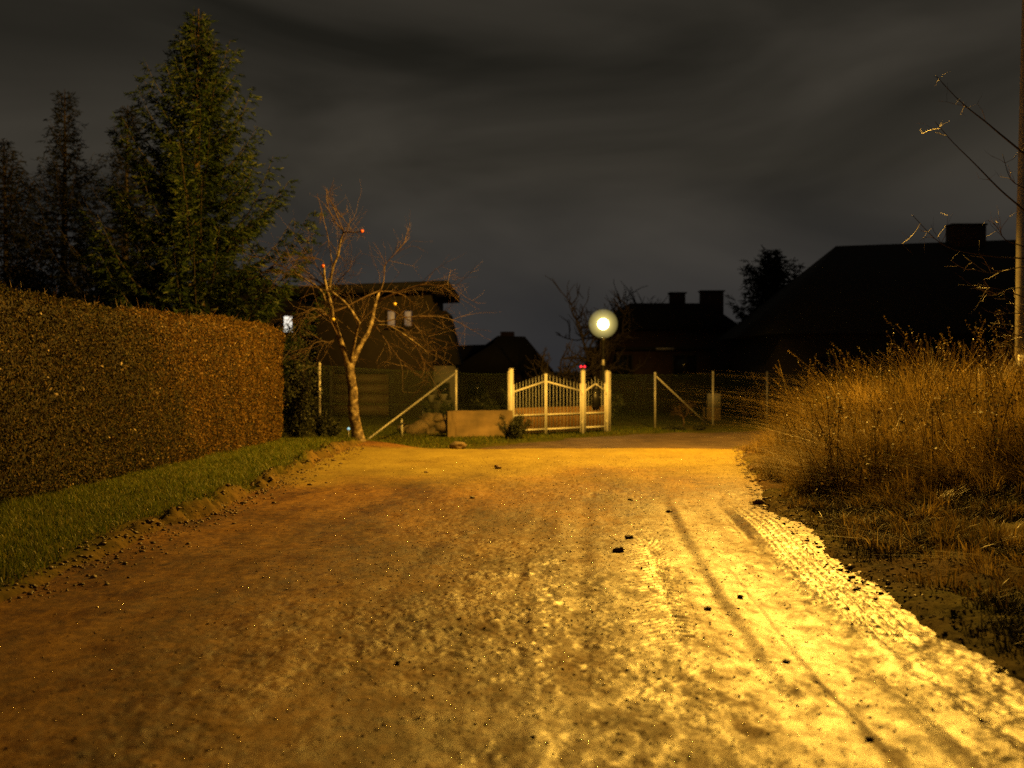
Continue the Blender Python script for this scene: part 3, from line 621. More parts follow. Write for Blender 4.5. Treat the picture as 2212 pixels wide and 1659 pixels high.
# ---------------------------------------------------------------- conifers
def spruce(loc, H, R, seed, label, needle=M_NEEDLE, bark=M_SBARK, whorl=0.26, dens=1.0, ns=0.045, name='spruce_tree', group=None, z0f=0.04, full=0.75, thin_top=0.2, cap=1.0):
    rng = np.random.default_rng(seed)
    t = empty(name, loc); tag(t, label, 'tree', group)
    tr = MB(); f = np.linspace(0, 1, 14)
    bend = np.stack([0.05 * H * 0.15 * np.sin(f * 3 + seed), 0.05 * H * 0.1 * np.cos(f * 2.5), f * H], -1)
    tr.tube(bend, np.linspace(0.016 * H + 0.03, 0.012, 14), 8)
    tr.build('trunk', bark, t, True)
    br = MB(); pos, dirs = [], []
    z = z0f * H
    while z < H * 0.985:
        fz = z / H; k = 5 + int(rng.integers(0, 3)); a0 = rng.random() * 6.28
        prof = min((1 - fz) ** full, cap) * (0.6 + 0.4 * min(1, fz / 0.12))
        if fz > 1 - thin_top: prof *= 1 - 0.5 * sm(0, 1, (fz - 1 + thin_top) / thin_top * 1.4)
        for q in range(k):
            a = a0 + q * 6.283 / k + rng.normal(0, 0.25); L = R * prof * rng.uniform(0.45, 1.3) + 0.10
            s = np.linspace(0, 1, 7); up0 = -0.18 + 0.75 * fz ** 1.5; 
            zz = z + L * (up0 * s + (0.42 + 0.2 * rng.random()) * s ** 3 - 0.18 * np.sin(s * 3.14) * (1 - fz))
            bx = np.interp(z, bend[:, 2], bend[:, 0]); by = np.interp(z, bend[:, 2], bend[:, 1])
            pts = np.stack([bx + L * s * math.cos(a), by + L * s * math.sin(a), zz], -1)
            br.tube(pts, np.linspace(0.010 + 0.012 * L, 0.004, 7), 4, False)
            # branchlets
            nb = max(4, int(L / 0.085 * dens))
            for w in range(nb):
                sw = 0.12 + 0.88 * (w + rng.random()) / nb; p0 = np.array([np.interp(sw, s, pts[:, c]) for c in range(3)])
                side = 1 if w % 2 else -1; aa = a + side * rng.uniform(0.5, 1.1); l2 = (0.16 + 0.34 * L * 0.5 * (1 - sw * 0.7)) * rng.uniform(0.6, 1.2)
                e = p0 + np.array([math.cos(aa) * l2, math.sin(aa) * l2, l2 * rng.uniform(-0.55, 0.25)])
                m = max(3, int(l2 / 0.034 * dens)); ff = rng.random(m)[:, None]
                pos.append(p0 + (e - p0) * ff + rng.normal(0, 0.014, (m, 3))); dirs.append(np.repeat((e - p0)[None] / l2, m, 0))
        z += whorl * rng.uniform(0.7, 1.25) * (0.65 + 0.5 * (1 - fz))
    pos = np.concatenate(pos); dirs = np.concatenate(dirs); N = len(pos)
    d = dirs + rng.normal(0, 0.45, (N, 3)); d /= np.linalg.norm(d, axis=1)[:, None]
    b = np.cross(d, rng.normal(0, 1, (N, 3))); b /= np.linalg.norm(b, axis=1)[:, None] + 1e-9
    l = (ns * rng.uniform(0.7, 1.5, N))[:, None]; w = l * 0.26
    V = np.stack([pos - b * w * 0.6, pos + b * w * 0.6, pos + d * l * 1.5 + b * w * .35, pos + d * l * 1.5 - b * w * .35], 1)
    br.build('branches', M_DTWIG, t)
    c = np_mesh('crown', V.reshape(-1, 3), np.arange(N * 4).reshape(-1, 4), None, needle, t); c['kind'] = 'stuff'
    t.children[1]['kind'] = 'stuff'
    return t
spruce((-7.05, 28.0, 0.0), 9.65, 3.1, 3, 'tall lamp-lit green spruce standing behind the end of the hedge', dens=1.9, ns=0.062, full=0.86, cap=0.72, whorl=0.235)
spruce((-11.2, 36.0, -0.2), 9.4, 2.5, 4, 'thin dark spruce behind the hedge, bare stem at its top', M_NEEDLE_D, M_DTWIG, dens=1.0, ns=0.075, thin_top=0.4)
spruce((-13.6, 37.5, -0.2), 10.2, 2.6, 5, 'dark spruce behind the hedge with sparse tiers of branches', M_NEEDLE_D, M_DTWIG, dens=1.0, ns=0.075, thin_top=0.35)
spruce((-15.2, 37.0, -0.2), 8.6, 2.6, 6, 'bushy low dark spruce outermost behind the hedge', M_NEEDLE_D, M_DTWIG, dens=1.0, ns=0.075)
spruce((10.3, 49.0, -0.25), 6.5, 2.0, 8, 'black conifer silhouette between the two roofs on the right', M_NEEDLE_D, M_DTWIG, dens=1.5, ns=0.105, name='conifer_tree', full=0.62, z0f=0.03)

# ---------------------------------------------------------------- bare trees
def grow(mb, p, d, L, r, rng, depth, up=0.1, n=5, tw_n=4, wig=0.22, tp_=0.5):
    pts = [np.array(p, float)]; d = np.array(d, float) / np.linalg.norm(d)
    for k in range(n):
        d = d + rng.normal(0, wig, 3) + np.array([0, 0, up]); d /= np.linalg.norm(d); pts.append(pts[-1] + d * L / n)
    pts = np.array(pts); mb.tube(pts, np.linspace(r, r * 0.45, n + 1), 5 if r > 0.02 else 3, False)
    if depth > 0:
        for q in range(tw_n):
            i = rng.integers(1, n + 1); s = rng.normal(0, 1, 3); dd = d * 0.7 + s * 0.6; dd[2] += 0.15
            grow(mb, pts[i], dd, L * rng.uniform(0.45, 0.75), r * tp_, rng, depth - 1, up, max(3, n - 1), tw_n, wig, tp_)
def bare_tree(name, loc, H, r, seed, label, material, depth=4, spread=0.6, group=None, cat='tree', up=0.08, taper=0.5):
    rng = np.random.default_rng(seed); t = empty(name, loc); tag(t, label, cat, group)
    tr = MB(); hh = H * 0.3; tr.tube([(0, 0, -0.05), (0.03, 0, hh * .5), (0, 0.02, hh)], [r * 1.2, r, r * 0.85], 7); tr.build('trunk', material, t, True)
    cr_ = MB()
    for q in range(5):
        a = q * 1.257 + rng.random(); grow(cr_, (0, 0, hh * rng.uniform(0.75, 1)), (math.cos(a) * spread, math.sin(a) * spread, 1), H * 0.33, r * 0.6, rng, depth - 1, up, tp_=taper)
    c = cr_.build('crown', material, t); c['kind'] = 'stuff'; return t

def zx(zx_, zy_): return 580.3 + zx_ / 2.9025, 409.6 + zy_ / 2.9025     # reading scale of the apple tree study
TD = 26.0
apple = empty('apple_tree', P(770, 955, TD)); tag(apple, 'leafless apple tree with pale mottled trunk beside the hedge end', 'tree')
rngA = np.random.default_rng(21)
def apts(lst, d0, d1):
    out = []
    for i, (a, b) in enumerate(lst):
        f = i / max(1, len(lst) - 1); px, py = zx(a, b); out.append(np.array(P(px, py, TD + d0 + (d1 - d0) * f)) + rngA.normal(0, 0.008, 3))
    return np.array(out)
def smooth_pts(p, k=3):
    t = np.arange(len(p)); q = np.linspace(0, len(p) - 1, (len(p) - 1) * k + 1)
    out = np.stack([np.interp(q, t, p[:, c]) for c in range(3)], -1); o2 = out.copy(); o2[1:-1] = (out[:-2] + 2 * out[1:-1] + out[2:]) / 4; return o2
tr = MB(); tp = smooth_pts(apts([(562, 1590), (548, 1500), (532, 1400), (525, 1250), (515, 1160), (508, 1095)], 0, 0), 4)
rad = np.interp(np.linspace(0, 1, len(tp)), [0, 0.1, 0.25, 1], [0.17, 0.135, 0.118, 0.092]) * (1 + 0.06 * rngA.normal(0, 1, len(tp)))
tr.tube(tp, rad, 10); in_world(tr.build('trunk', M_ABARK, None, True), apple)
limbs = [
 ([(500,1110),(482,1035),(458,965),(432,895),(402,795),(386,705),(366,620),(352,560),(350,480)], 0, -0.3, 0.070, 0.022),
 ([(515,1110),(545,1040),(580,960),(625,900),(650,820),(660,760),(680,680),(690,640)], 0, 0.35, 0.065, 0.026),
 ([(515,1100),(540,960),(556,885),(570,830)], 0, -0.5, 0.040, 0.020),
 ([(567,832),(532,765),(480,710),(400,640),(300,570),(262,556)], -0.35, -0.15, 0.030, 0.016),
 ([(358,705),(345,655),(300,600),(215,545),(100,485),(0,440)], -0.1, 0.5, 0.024, 0.008),
 ([(375,640),(400,490),(437,410),(455,320),(470,265)], -0.2, -0.4, 0.030, 0.018),
 ([(470,265),(530,268),(590,262)], -0.4, -0.7, 0.014, 0.007),
 ([(470,265),(415,205),(372,110),(364,0)], -0.4, -0.2, 0.014, 0.005),
 ([(470,268),(440,180),(395,85),(385,60)], -0.4, -0.8, 0.011, 0.004),
 ([(520,250),(450,160),(390,80)], -0.5, -0.2, 0.007, 0.004),
 ([(392,645),(430,580),(515,500)], -0.2, -0.6, 0.014, 0.006),
 ([(640,860),(690,845),(760,850),(870,920),(960,985),(1005,1030)], 0.2, -0.4, 0.022, 0.005),
 ([(655,790),(700,835),(850,800),(1070,795),(1190,835)], 0.2, 0.7, 0.018, 0.005),
 ([(685,700),(800,650),(950,595),(1050,600),(1170,600)], 0.3, -0.2, 0.020, 0.005),
 ([(692,640),(620,662),(510,725),(440,762)], 0.35, 0.0, 0.018, 0.008),
 ([(695,640),(725,580),(725,470),(765,430),(885,300)], 0.35, 0.6, 0.014, 0.004),
 ([(668,850),(740,950),(830,1070),(862,1110)], 0.2, -0.5, 0.012, 0.004),
 ([(760,850),(860,870),(940,1000),(990,1130)], 0.0, 0.6, 0.011, 0.004),
 ([(700,740),(780,760),(870,810),(1000,930),(1040,965)], 0.3, 0.0, 0.013, 0.004),
 ([(455,950),(397,835),(362,776),(295,800)], -0.1, -0.6, 0.020, 0.006),
 ([(362,776),(330,752),(270,745),(215,780)], -0.5, -0.8, 0.011, 0.005),
 ([(350,480),(335,440),(255,420),(150,450),(100,500)], -0.3, -0.5, 0.010, 0.004),
 ([(262,600),(235,650),(200,700),(170,790)], 0.1, 0.3, 0.011, 0.005),
 ([(400,965),(340,945),(290,960),(240,1010)], -0.1, -0.5, 0.009, 0.004),
 ([(435,900),(400,960),(360,950)], 0.0, -0.3, 0.010, 0.006),
 ([(352,560),(300,480),(255,360),(240,300)], -0.2, 0.3, 0.010, 0.004),
 ([(690,640),(760,640),(850,660),(880,690)], 0.3, 0.9, 0.010, 0.004),
 ([(300,30),(330,130),(380,320),(400,480)], 0.2, -0.2, 0.005, 0.010),
]
twigs = MB(); limb_pts = []
for (lst, d0, d1, r0, r1) in limbs:
    p = smooth_pts(apts(lst, d0, d1), 3); m = MB(); m.tube(p, np.linspace(r0, r1, len(p)) * 1.02, 7)
    in_world(m.build('limb', M_ABARK if r0 > 0.02 else M_TWIG, None, True), apple); limb_pts.append((p, r0, r1))
for p, r0, r1 in limb_pts:
    L = np.linalg.norm(np.diff(p, axis=0), axis=1).sum(); thick = r0 > 0.05
    for q in range(int(L * (8 if not thick else 3)) + 2):
        i = int(rngA.integers(max(1, len(p) // 3), len(p))); d = p[i] - p[i - 1]; d /= np.linalg.norm(d) + 1e-9
        dd = d * 0.8 + rngA.normal(0, 0.5, 3)
        grow(twigs, p[i], dd, rngA.uniform(0.3, 0.95) * (0.45 if p[i][2] > 4.3 else 1.0), 0.0058, rngA, 1, -0.01, 5, 3, 0.13)
o = twigs.build('twigs', M_TWIG); o['kind'] = 'stuff'; in_world(o, apple)
for (px, py, dz, m, lab) in ((782, 500, -0.7, M_APPLE_R, 'orange apple at the tip of the topmost bare limb'), (698, 575, -0.3, M_APPLE_R, 'small red apple on the upright left limb'),
                             (853, 657, 0.1, M_APPLE_Y, 'yellow apple hanging in the right twigs before the house windows'), (720, 690, -0.25, M_APPLE_Y, 'yellow apple beside the left limb of the bare tree')):
    c = P(px, py, TD + dz); a = empty('apple', c); tag(a, lab, 'apple')
    prof = [(0.001, -0.034), (0.018, -0.036), (0.034, -0.018), (0.040, 0.004), (0.034, 0.026), (0.018, 0.034), (0.004, 0.026)]
    MB().lathe(prof, 14).build('flesh', m, a, True); MB().tube([(0, 0, 0.024), (0.004, 0, 0.045), (0.010, 0, 0.075)], 0.003, 4).build('stalk', M_TWIG, a)

# thin tree at the right margin, its branches reach over the bank
def zr(a, b): return (2000 + a / 2.074) / 1.1718, (150 + b / 2.074) / 1.1718
RD = 16.5
rt = empty('roadside_tree', (7.35, RD, gz1(7.35, RD))); tag(rt, 'leafless young tree reaching thin branches past the lamp pole', 'tree')
m = MB(); m.tube([(7.35, RD, gz1(7.35, RD) - .05), (7.30, RD, 2.2), (7.36, RD + .05, 4.2), (7.3, RD, 6.6)], [0.075, 0.06, 0.045, 0.015], 7); in_world(m.build('trunk', M_DTWIG, None, True), rt)
rtw = MB(); rngB = np.random.default_rng(33)
for lst, r0, dd in (([(1380,640),(1220,495),(1090,390),(1020,330),(940,270),(860,200),(760,90)], .017, -.3), ([(1380,960),(1228,795),(1100,690),(960,545),(850,440),(755,330)], .016, .3),
    ([(1390,1060),(1228,985),(1120,950),(1090,890),(1060,860)], .010, -.4), ([(1390,1080),(1228,1045),(1100,1040),(980,1025),(850,1000),(760,950),(640,820)], .012, -.6),
    ([(1390,1080),(1200,1090),(1080,1125),(1000,1115),(955,1100)], .009, .2), ([(1390,1330),(1228,1250),(1120,1210),(1000,1190),(880,1185)], .010, -.5), ([(1390,1190),(1150,1200),(1090,1240),(990,1245)], .008, .1),
    ([(1390,1380),(1200,1330),(1080,1340)], .007, -.2), ([(1390,1450),(1200,1400),(1050,1385)], .007, .4), ([(1390,1480),(1200,1450),(1080,1430)], .007, -.5), ([(1390,1560),(1200,1505),(1090,1510)], .007, .2),
    ([(1228,680),(1150,640),(1110,500)], .007, 0)):
    pts = []
    for i, (a, b) in enumerate(lst):
        px, py = zr(a, b); pts.append(np.array(P(px, py, RD + dd * i / (len(lst) - 1))))
    p = smooth_pts(np.array(pts), 3); m = MB(); m.tube(p, np.linspace(r0, 0.004, len(p)), 5); in_world(m.build('branch', M_DTWIG, None, True), rt)
    for q in range(5):
        i = int(rngB.integers(len(p) // 3, len(p) - 1)); d = p[i + 1] - p[i]; d /= np.linalg.norm(d)
        grow(rtw, p[i], d * .8 + rngB.normal(0, .55, 3), rngB.uniform(0.12, 0.4), 0.0042, rngB, 1, 0.03, 3, 2, .2)
o = rtw.build('twigs', M_TWIG); o['kind'] = 'stuff'; in_world(o, rt)

bare_tree('bare_tree', (3.3, 46.0, -0.25), 5.6, 0.10, 51, 'dark leafless tree spreading behind the glowing garden lamp', M_DTWIG, 4, 1.0, taper=0.68)
bare_tree('bare_tree', (2.0, 43.0, -0.25), 3.8, 0.075, 52, 'dark leafless bush left of the garden lamp against the sky', M_DTWIG, 4, 1.3, taper=0.68)
bare_tree('bare_tree', (5.2, 58.0, -0.25), 7.6, 0.11, 53, 'faint bare treetop rising behind the roof with two chimneys', M_DTWIG, 4, 0.8, taper=0.70)
bare_tree('garden_shrub', (5.15, 37.2, -0.25), 1.15, 0.02, 54, 'bare fan of thin twigs under the fence brace', M_TWIG, 4, 1.0, cat='shrub')
bare_tree('garden_sapling', (7.75, 41.5, -0.25), 1.35, 0.03, 55, 'stunted bare sapling behind the wire fence', M_TWIG, 4, 1.0, cat='tree')
for i, (px, d, H) in enumerate(((60, 34, 5.6), (190, 33, 4.6), (300, 34, 4.6), (-30, 33, 6.2))):
    bare_tree('bare_shrub', (P(px, 800, d).x, d, -0.2), H, 0.05, 60 + i, 'tall dark leafless shrub massed behind the hedge', M_DTWIG, 4, 0.7, 'leafless shrubs behind the hedge', 'shrub')

def bush(name, loc, size, N, seed, label, material, leaf, aspect=0.2, flat=False):
    rng = np.random.default_rng(seed); t = empty(name, loc); tag(t, label, 'shrub')
    st = MB(); P0 = []
    for q in range(26):
        a = rng.random() * 6.28; e = np.array([math.cos(a) * size[0] * rng.uniform(.2, 1), math.sin(a) * size[1] * rng.uniform(.2, 1), size[2] * rng.uniform(.35, 1)])
        e[2] *= 1 - 0.4 * (np.hypot(e[0] / size[0], e[1] / size[1])) ** 2
        f = np.linspace(0, 1, 5)[:, None]; pts = e[None] * f * np.array([[1, 1, 1]]); pts[:, 2] = e[2] * f[:, 0] ** 1.3
        st.tube(pts, np.linspace(0.014, 0.004, 5), 4, False)
        k = N // 26; ff = rng.random(k) ** 0.6; P0.append(np.stack([np.interp(ff, f[:, 0], pts[:, c]) for c in range(3)], -1) + rng.normal(0, 0.05 * max(size), (k, 3)) * np.array([1, 1, .7]))
    st.build('stems', M_DTWIG, t)
    p = np.concatenate(P0); p[:, 2] = np.abs(p[:, 2])
    c = leaves('foliage', p, np.tile([[0, -.3, 1.0]], (len(p), 1)), leaf, material, t, aspect, 1.0); c['kind'] = 'stuff'; t.children[0]['kind'] = 'stuff'; return t
M_DLEAF = mat('dark_leaf', (0.03, 0.04, 0.012), island=True, rough=0.6, ramp=[(0, (0.012, 0.018, 0.006)), (1, (0.045, 0.05, 0.014))])
bush('mugo_pine', (-0.02, 31.2, -0.25), (0.58, 0.4, 0.78), 6500, 71, 'low dark mugo pine growing against the concrete wall', M_DLEAF, 0.05, 0.12)
bush('dark_shrub', (-4.72, 27.2, -0.05), (0.5, 0.5, 2.75), 8000, 72, 'narrow dark evergreen shrub just past the hedge end', M_DLEAF, 0.035, 0.4)
bush('dark_shrub', (-4.15, 27.6, -0.1), (0.5, 0.5, 0.75), 4200, 73, 'low dark evergreen shrub at the foot of the fence post', M_DLEAF, 0.035, 0.4)
bush('creeping_juniper', (4.75, 36.2, -0.27), (0.5, 0.3, 0.2), 1800, 74, 'flat dark juniper at the foot of the braced fence post', M_DLEAF, 0.03, 0.2)
bush('creeping_juniper', (5.55, 36.4, -0.27), (0.28, 0.25, 0.22), 1200, 75, 'small dark juniper near the lower end of the fence brace', M_DLEAF, 0.03, 0.2)
bush('garden_bush', (-2.0, 36.8, -0.25), (0.9, 0.6, 1.0), 5000, 76, 'dark bush behind the wire fence left of the gate', M_DLEAF, 0.05, 0.4)
bush('garden_bush', (0.2, 40.5, -0.25), (1.6, 0.8, 1.5), 7000, 77, 'wide dark bush in the garden behind the white gate', M_DLEAF, 0.05, 0.4)
bush('garden_bush', (2.75, 38.5, -0.25), (0.8, 0.6, 1.6), 5000, 78, 'upright dark bush behind the pedestrian gate', M_DLEAF, 0.05, 0.4)

for i, (px, d, w_, h_, lab) in enumerate(((40, 31, 1.8, 5.6, 'broad black evergreen bush farthest along behind the hedge'), (180, 31.5, 1.7, 5.0, 'black evergreen bush behind the hedge below the thin spruces'), (300, 31, 1.6, 4.6, 'black evergreen bush beside the foot of the lit spruce'))):
    bush('evergreen_bush', (P(px, 800, d).x, d, -0.15), (w_, 1.0, h_), 16000, 90 + i, lab, M_NEEDLE_D, 0.06, 0.4)

# ---------------------------------------------------------------- gate, posts, wall
GZ0 = -0.25; GA = math.radians(42)
G0 = Vector((-0.03, 32.7, GZ0)); gd = Vector((math.cos(GA), math.sin(GA), 0))
def gpt(s): return G0 + gd * s
post0 = None
for s, hgt, lab in ((0.0, 1.78, 'white square gate post standing behind the concrete wall'), (2.70, 1.735, 'white square gate post carrying the twin red lights'), (3.68, 1.72, 'white square gate post at the end of the wire fence')):
    p = empty('gate_post', gpt(s), GA); tag(p, lab, 'post', 'white gate posts')
    MB().box((0, 0, hgt / 2 - 0.03), (0.10, 0.10, hgt + 0.06)).build('shaft', M_WHITE, p)
    MB().box((0, 0, hgt + 0.012), (0.112, 0.112, 0.02)).build('cap', M_WHITE, p)
    for hz in (0.30, 1.12): MB().tube([(0.062 if s == 0 else -0.062, -0.035, hz - .05), (0.062 if s == 0 else -0.062, -0.035, hz + .05)], 0.014, 8).build('hinge', M_WHITE, p)
def leaf(name, s0, s1, z0, z1, label, npk, cat='gate', peak=None):
    """top bar from z0 at s0 to z1 at s1 (peak: arched)"""
    t = empty(name, gpt(s0), GA); tag(t, label, cat); L = s1 - s0
    top = (lambda u: z0 + (z1 - z0) * u) if peak is None else (lambda u: z0 + (peak - z0) * (1 - abs(2 * u - 1)))
    for x, zt in ((0.022, top(0) + 0.21), (L - 0.022, top(1) + 0.21)): MB().box((x, 0, (zt + 0.03) / 2), (0.042, 0.042, zt - 0.03)).build('stile', M_WHITE, t)
    for z in (0.155, 0.55): MB().box((L / 2, 0, z), (L - 0.088, 0.036, 0.042)).build('rail', M_WHITE, t)
    if peak is None: MB().bar((0.043, 0, top(0.03)), (L - 0.043, 0, top(0.97)), 0.036, 0.045).build('top_bar', M_WHITE, t)
    else:
        MB().bar((0.043, 0, top(0.03)), (L / 2, 0, top(0.5)), 0.036, 0.045).build('top_bar', M_WHITE, t); MB().bar((L / 2, 0, top(0.5)), (L - 0.043, 0, top(0.97)), 0.034, 0.043).build('top_bar', M_WHITE, t)
    for q in range(npk):
        u = (q + 1) / (npk + 1); x = 0.02 + u * (L - 0.04); zt = top(u) + 0.15
        m = MB(); m.box((x, 0, (zt + 0.06) / 2), (0.013, 0.013, zt - 0.06))
        m.add([(x - .016, -.004, zt), (x + .016, -.004, zt), (x + .016, .004, zt), (x - .016, .004, zt), (x, 0, zt + .075)], [(0, 1, 2, 3)], [(0, 4, 1), (1, 4, 2), (2, 4, 3), (3, 4, 0)]); m.build('picket', M_PICK, t)
    k2 = npk * 3
    for q in range(k2):
        x = 0.05 + (q + .5) / k2 * (L - 0.10); MB().box((x, 0.022, 0.41), (0.030, 0.010, 0.68)).build('short_picket', M_LOWP, t)
    return t
M_PICK = mat('dull_white_paint', (0.42, 0.42, 0.40), (0.34, 0.34, 0.32), 5, 0.5)
M_LOWP = mat('weathered_brown_picket', (0.26, 0.14, 0.035), (0.19, 0.10, 0.025), 6, 0.6)
leaf('gate_leaf', 0.07, 1.27, 1.17, 1.45, 'left half of the white double gate, beside the concrete wall', 9)
leaf('gate_leaf', 1.275, 2.63, 1.45, 1.17, 'right half of the white double gate, beside the red lights', 9)
leaf('pedestrian_gate', 2.77, 3.61, 1.17, 1.17, 'narrow white pedestrian gate with spiked pickets', 5, peak=1.36)
lb = empty('letter_box', gpt(3.20) + Vector((0.03, -0.06, 0.72)), GA); tag(lb, 'black letter box with pointed lid on the pedestrian gate', 'letter box')
MB().box((0, 0, 0.24), (0.27, 0.11, 0.48)).build('body', M_DARK, lb)
MB().prism([(-0.15, 0.482), (0.15, 0.482), (0.0, 0.60)], -0.07, 0.07).build('lid', M_DARK, lb)
MB().lathe([(0.001, 0.59), (0.018, 0.605), (0.022, 0.635), (0.012, 0.66), (0.001, 0.672)], 10).build('finial', M_WHITE, lb)
MB().box((0.09, -0.062, 0.27), (0.035, 0.012, 0.03)).build('latch', M_GALV, lb); MB().box((0, -0.058, 0.40), (0.18, 0.006, 0.025)).build('slot', M_GALV if False else M_GLASS_D, lb)
rl = empty('warning_light', gpt(2.70) + Vector((0, 0, 1.755))); tag(rl, 'pair of glowing red lights on top of a gate post', 'light')
MB().box((0, 0, 0.035), (0.11, 0.07, 0.07)).build('housing', M_DARK, rl)
for sx in (-1, 1):
    v = S2V * 0.034; MB().add(v + np.array([sx * 0.05, -0.02, 0.098]), None, S2F).build('lens', M_RED, rl, True)
# concrete wall
wl = empty('concrete_wall', (-1.42, 32.55, GZ0), math.radians(10)); tag(wl, 'low weathered concrete wall block beside the white gate', 'wall')
wl.location = (-1.62, 31.9, GZ0)
def rough_box(c, size, n, amp, seed):
    m = MB(); x, y, z = size; 
    f = lambda a, b, dirv, o: None
    N = n; g = np.linspace(-.5, .5, N)
    A, B = np.meshgrid(g, g)
    faces = [((A * x, 0 * A - y / 2, B * z), (0, -1, 0)), ((-A * x, 0 * A + y / 2, B * z), (0, 1, 0)), ((0 * A + x / 2, A * y, B * z), (1, 0, 0)), ((0 * A - x / 2, -A * y, B * z), (-1, 0, 0)), ((A * x, B * y, 0 * A + z / 2), (0, 0, 1))]
    for (X, Y, Z), nn in faces:
        edge = 1 - np.maximum(np.abs(A), np.abs(B)) * 2; d = amp * fbm(A * 5 + seed, B * 5 + nn[0] * 3 + nn[1] * 5, 3, seed) * np.clip(edge * 6, 0, 1)
        V = np.stack([X + nn[0] * d + c[0], Y + nn[1] * d + c[1], Z + nn[2] * d + c[2]], -1).reshape(-1, 3)
        i = (np.arange(N - 1)[:, None] * N + np.arange(N - 1)[None, :]).ravel(); m.add(V, np.stack([i, i + 1, i + N + 1, i + N], -1))
    return m
rough_box((0.92, 0.14, 0.33), (1.48, 0.30, 0.74), 16, 0.02, 3).build('block', M_CONC, wl)
rough_box((0.06, 0.10, 0.325), (0.22, 0.34, 0.73), 10, 0.02, 6).build('end_block', M_CONC, wl)
# rockery
for i, (px, py, r) in enumerate(((900, 930, 0.30), (925, 912, 0.26), (940, 930, 0.24), (880, 938, 0.20), (930, 942, 0.17), (955, 922, 0.22), (912, 942, 0.16), (965, 905, 0.15), (870, 925, 0.16), (945, 905, .18))):
    p = P(px, py, 33.4 + 0.12 * (i % 4)); p.z = max(p.z, GZ0 + r * 0.35)
    tag(lump('boulder', p, (r * 1.15, r * 0.9, r * 0.8), M_ROCK, 80 + i, 0.28), 'rough boulder in the rock heap beside the concrete wall', 'boulder', 'boulders heaped beside the concrete wall')

# ---------------------------------------------------------------- wire fences
def fence(name, pts, h, label, braces, wire_z=None):
    t = empty(name, pts[0]); tag(t, label, 'fence'); o0 = Vector(pts[0])
    for i, p in enumerate(pts):
        q = Vector(p) - o0
        MB().tube([(q.x, q.y, q.z - 0.1), (q.x, q.y, q.z + h)], 0.034, 10).build('post', M_GALV, t, True)
        MB().lathe([(0.037, h - 0.03), (0.037, h + 0.005), (0.02, h + 0.03), (0.001, h + 0.034)], 10, q).build('post_cap', M_GALV, t, True)
    for a, b in braces: MB().tube([Vector(a) - o0, Vector(b) - o0], 0.026, 8).build('brace', M_GALV, t, True)
    for i in range(len(pts) - 1):
        a, b = Vector(pts[i]) - o0, Vector(pts[i + 1]) - o0; L = (b - a).length; m = MB(); st = 0.075; hh = h - 0.09; d = (b - a) / L
        ev = []
        s = -hh
        while s < L:
            for sg in (1, -1):
                u0, u1 = (s, s + hh); z0_, z1_ = (0, hh) if sg > 0 else (hh, 0)
                lo_, hi_ = max(0, u0), min(L, u1)
                if hi_ - lo_ > 0.02:
                    f0, f1 = (lo_ - u0) / hh, (hi_ - u0) / hh
                    ev.append((a + d * lo_ + Vector((0, 0, 0.05 + z0_ + (z1_ - z0_) * f0)), a + d * hi_ + Vector((0, 0, 0.05 + z0_ + (z1_ - z0_) * f1))))
            s += st
        for e0, e1 in ev: m.tube([e0, e1], 0.0016, 3, False)
        w = m.build('wire_mesh', M_WIRE, t); w['kind'] = 'stuff'
        for z in (0.06, hh * .5, hh + 0.05):
            k = np.linspace(0, 1, 7); sag = -0.03 * np.sin(k * math.pi) if z > hh else 0 * k
            MB().tube(np.stack([a.x + (b.x - a.x) * k, a.y + (b.y - a.y) * k, a.z + (b.z - a.z) * k + z + sag], -1), 0.003, 3, False).build('tension_wire', M_WIRE, t)
    return t
def gp(px, d): return (P(px, 800, d).x, d, gz1(P(px, 800, d).x, d))
g3 = gpt(3.76); fr = [(g3.x + .03, g3.y + .1, GZ0), gp(1415, 37.6), gp(1540, 39.4), gp(1657, 40.8), gp(1760, 42.2), gp(1862, 43.6), gp(1965, 45.0)]
a = Vector(fr[1]); b = Vector(gp(1530, 39.0))
fence('wire_fence', fr, 1.68, 'wire mesh fence right of the gate on thin steel posts', [(a + Vector((0.03, -.03, 1.58)), b + Vector((0, -.03, 0.0)))])
fl = [gp(690, 27.6), gp(985, 32.9)]
fl0, fl1 = Vector(fl[0]), Vector(fl[1])
a = fl1 + Vector((0, 0, 1.66)); b = fl0 + (fl1 - fl0) * 0.34
q = P(785, 921, 29.4); q.z = gz1(q.x, q.y)
fence('wire_fence', [fl[0], fl[1], (gpt(-0.08).x, gpt(-0.08).y, GZ0)], 1.70, 'wire mesh fence between the bare tree and the gate, long brace', [(a, q)])

# garden oddments
c = P(1538, 905, 42.5); t = empty('meter_cabinet', (c.x, 42.5, -0.25)); tag(t, 'pale upright meter cabinet behind the wire fence', 'cabinet')
MB().box((-0.02, 0, 0.24), (0.58, 0.34, 0.48)).build('plinth', M_CONC, t); MB().box((0.06, 0, 0.72), (0.44, 0.28, 0.476)).build('housing', mat('cabinet_grey', (0.36, 0.34, 0.29), (0.3, 0.28, 0.24), 4, 0.6), t)
MB().box((0.06, -0.146, 0.72), (0.36, 0.012, 0.40)).build('door', mat('cabinet_grey', (0.3, 0.3, 0.3)), t); MB().box((0.20, -0.156, 0.72), (0.02, 0.012, 0.07)).build('handle', M_DARK, t)
c = P(753, 920, 29.2); t = empty('solar_light', (c.x, 29.2, gz1(c.x, 29.2))); tag(t, 'tiny blue garden light on a thin stake beside the bare trunk', 'light')
MB().tube([(0, 0, -.02), (0, 0, 0.30)], 0.009, 6).build('stake', M_GALV, t); MB().lathe([(0.001, 0.29), (0.03, 0.30), (0.03, 0.335), (0.018, 0.35), (0.001, 0.352)], 10).build('lens', M_BLUE, t)
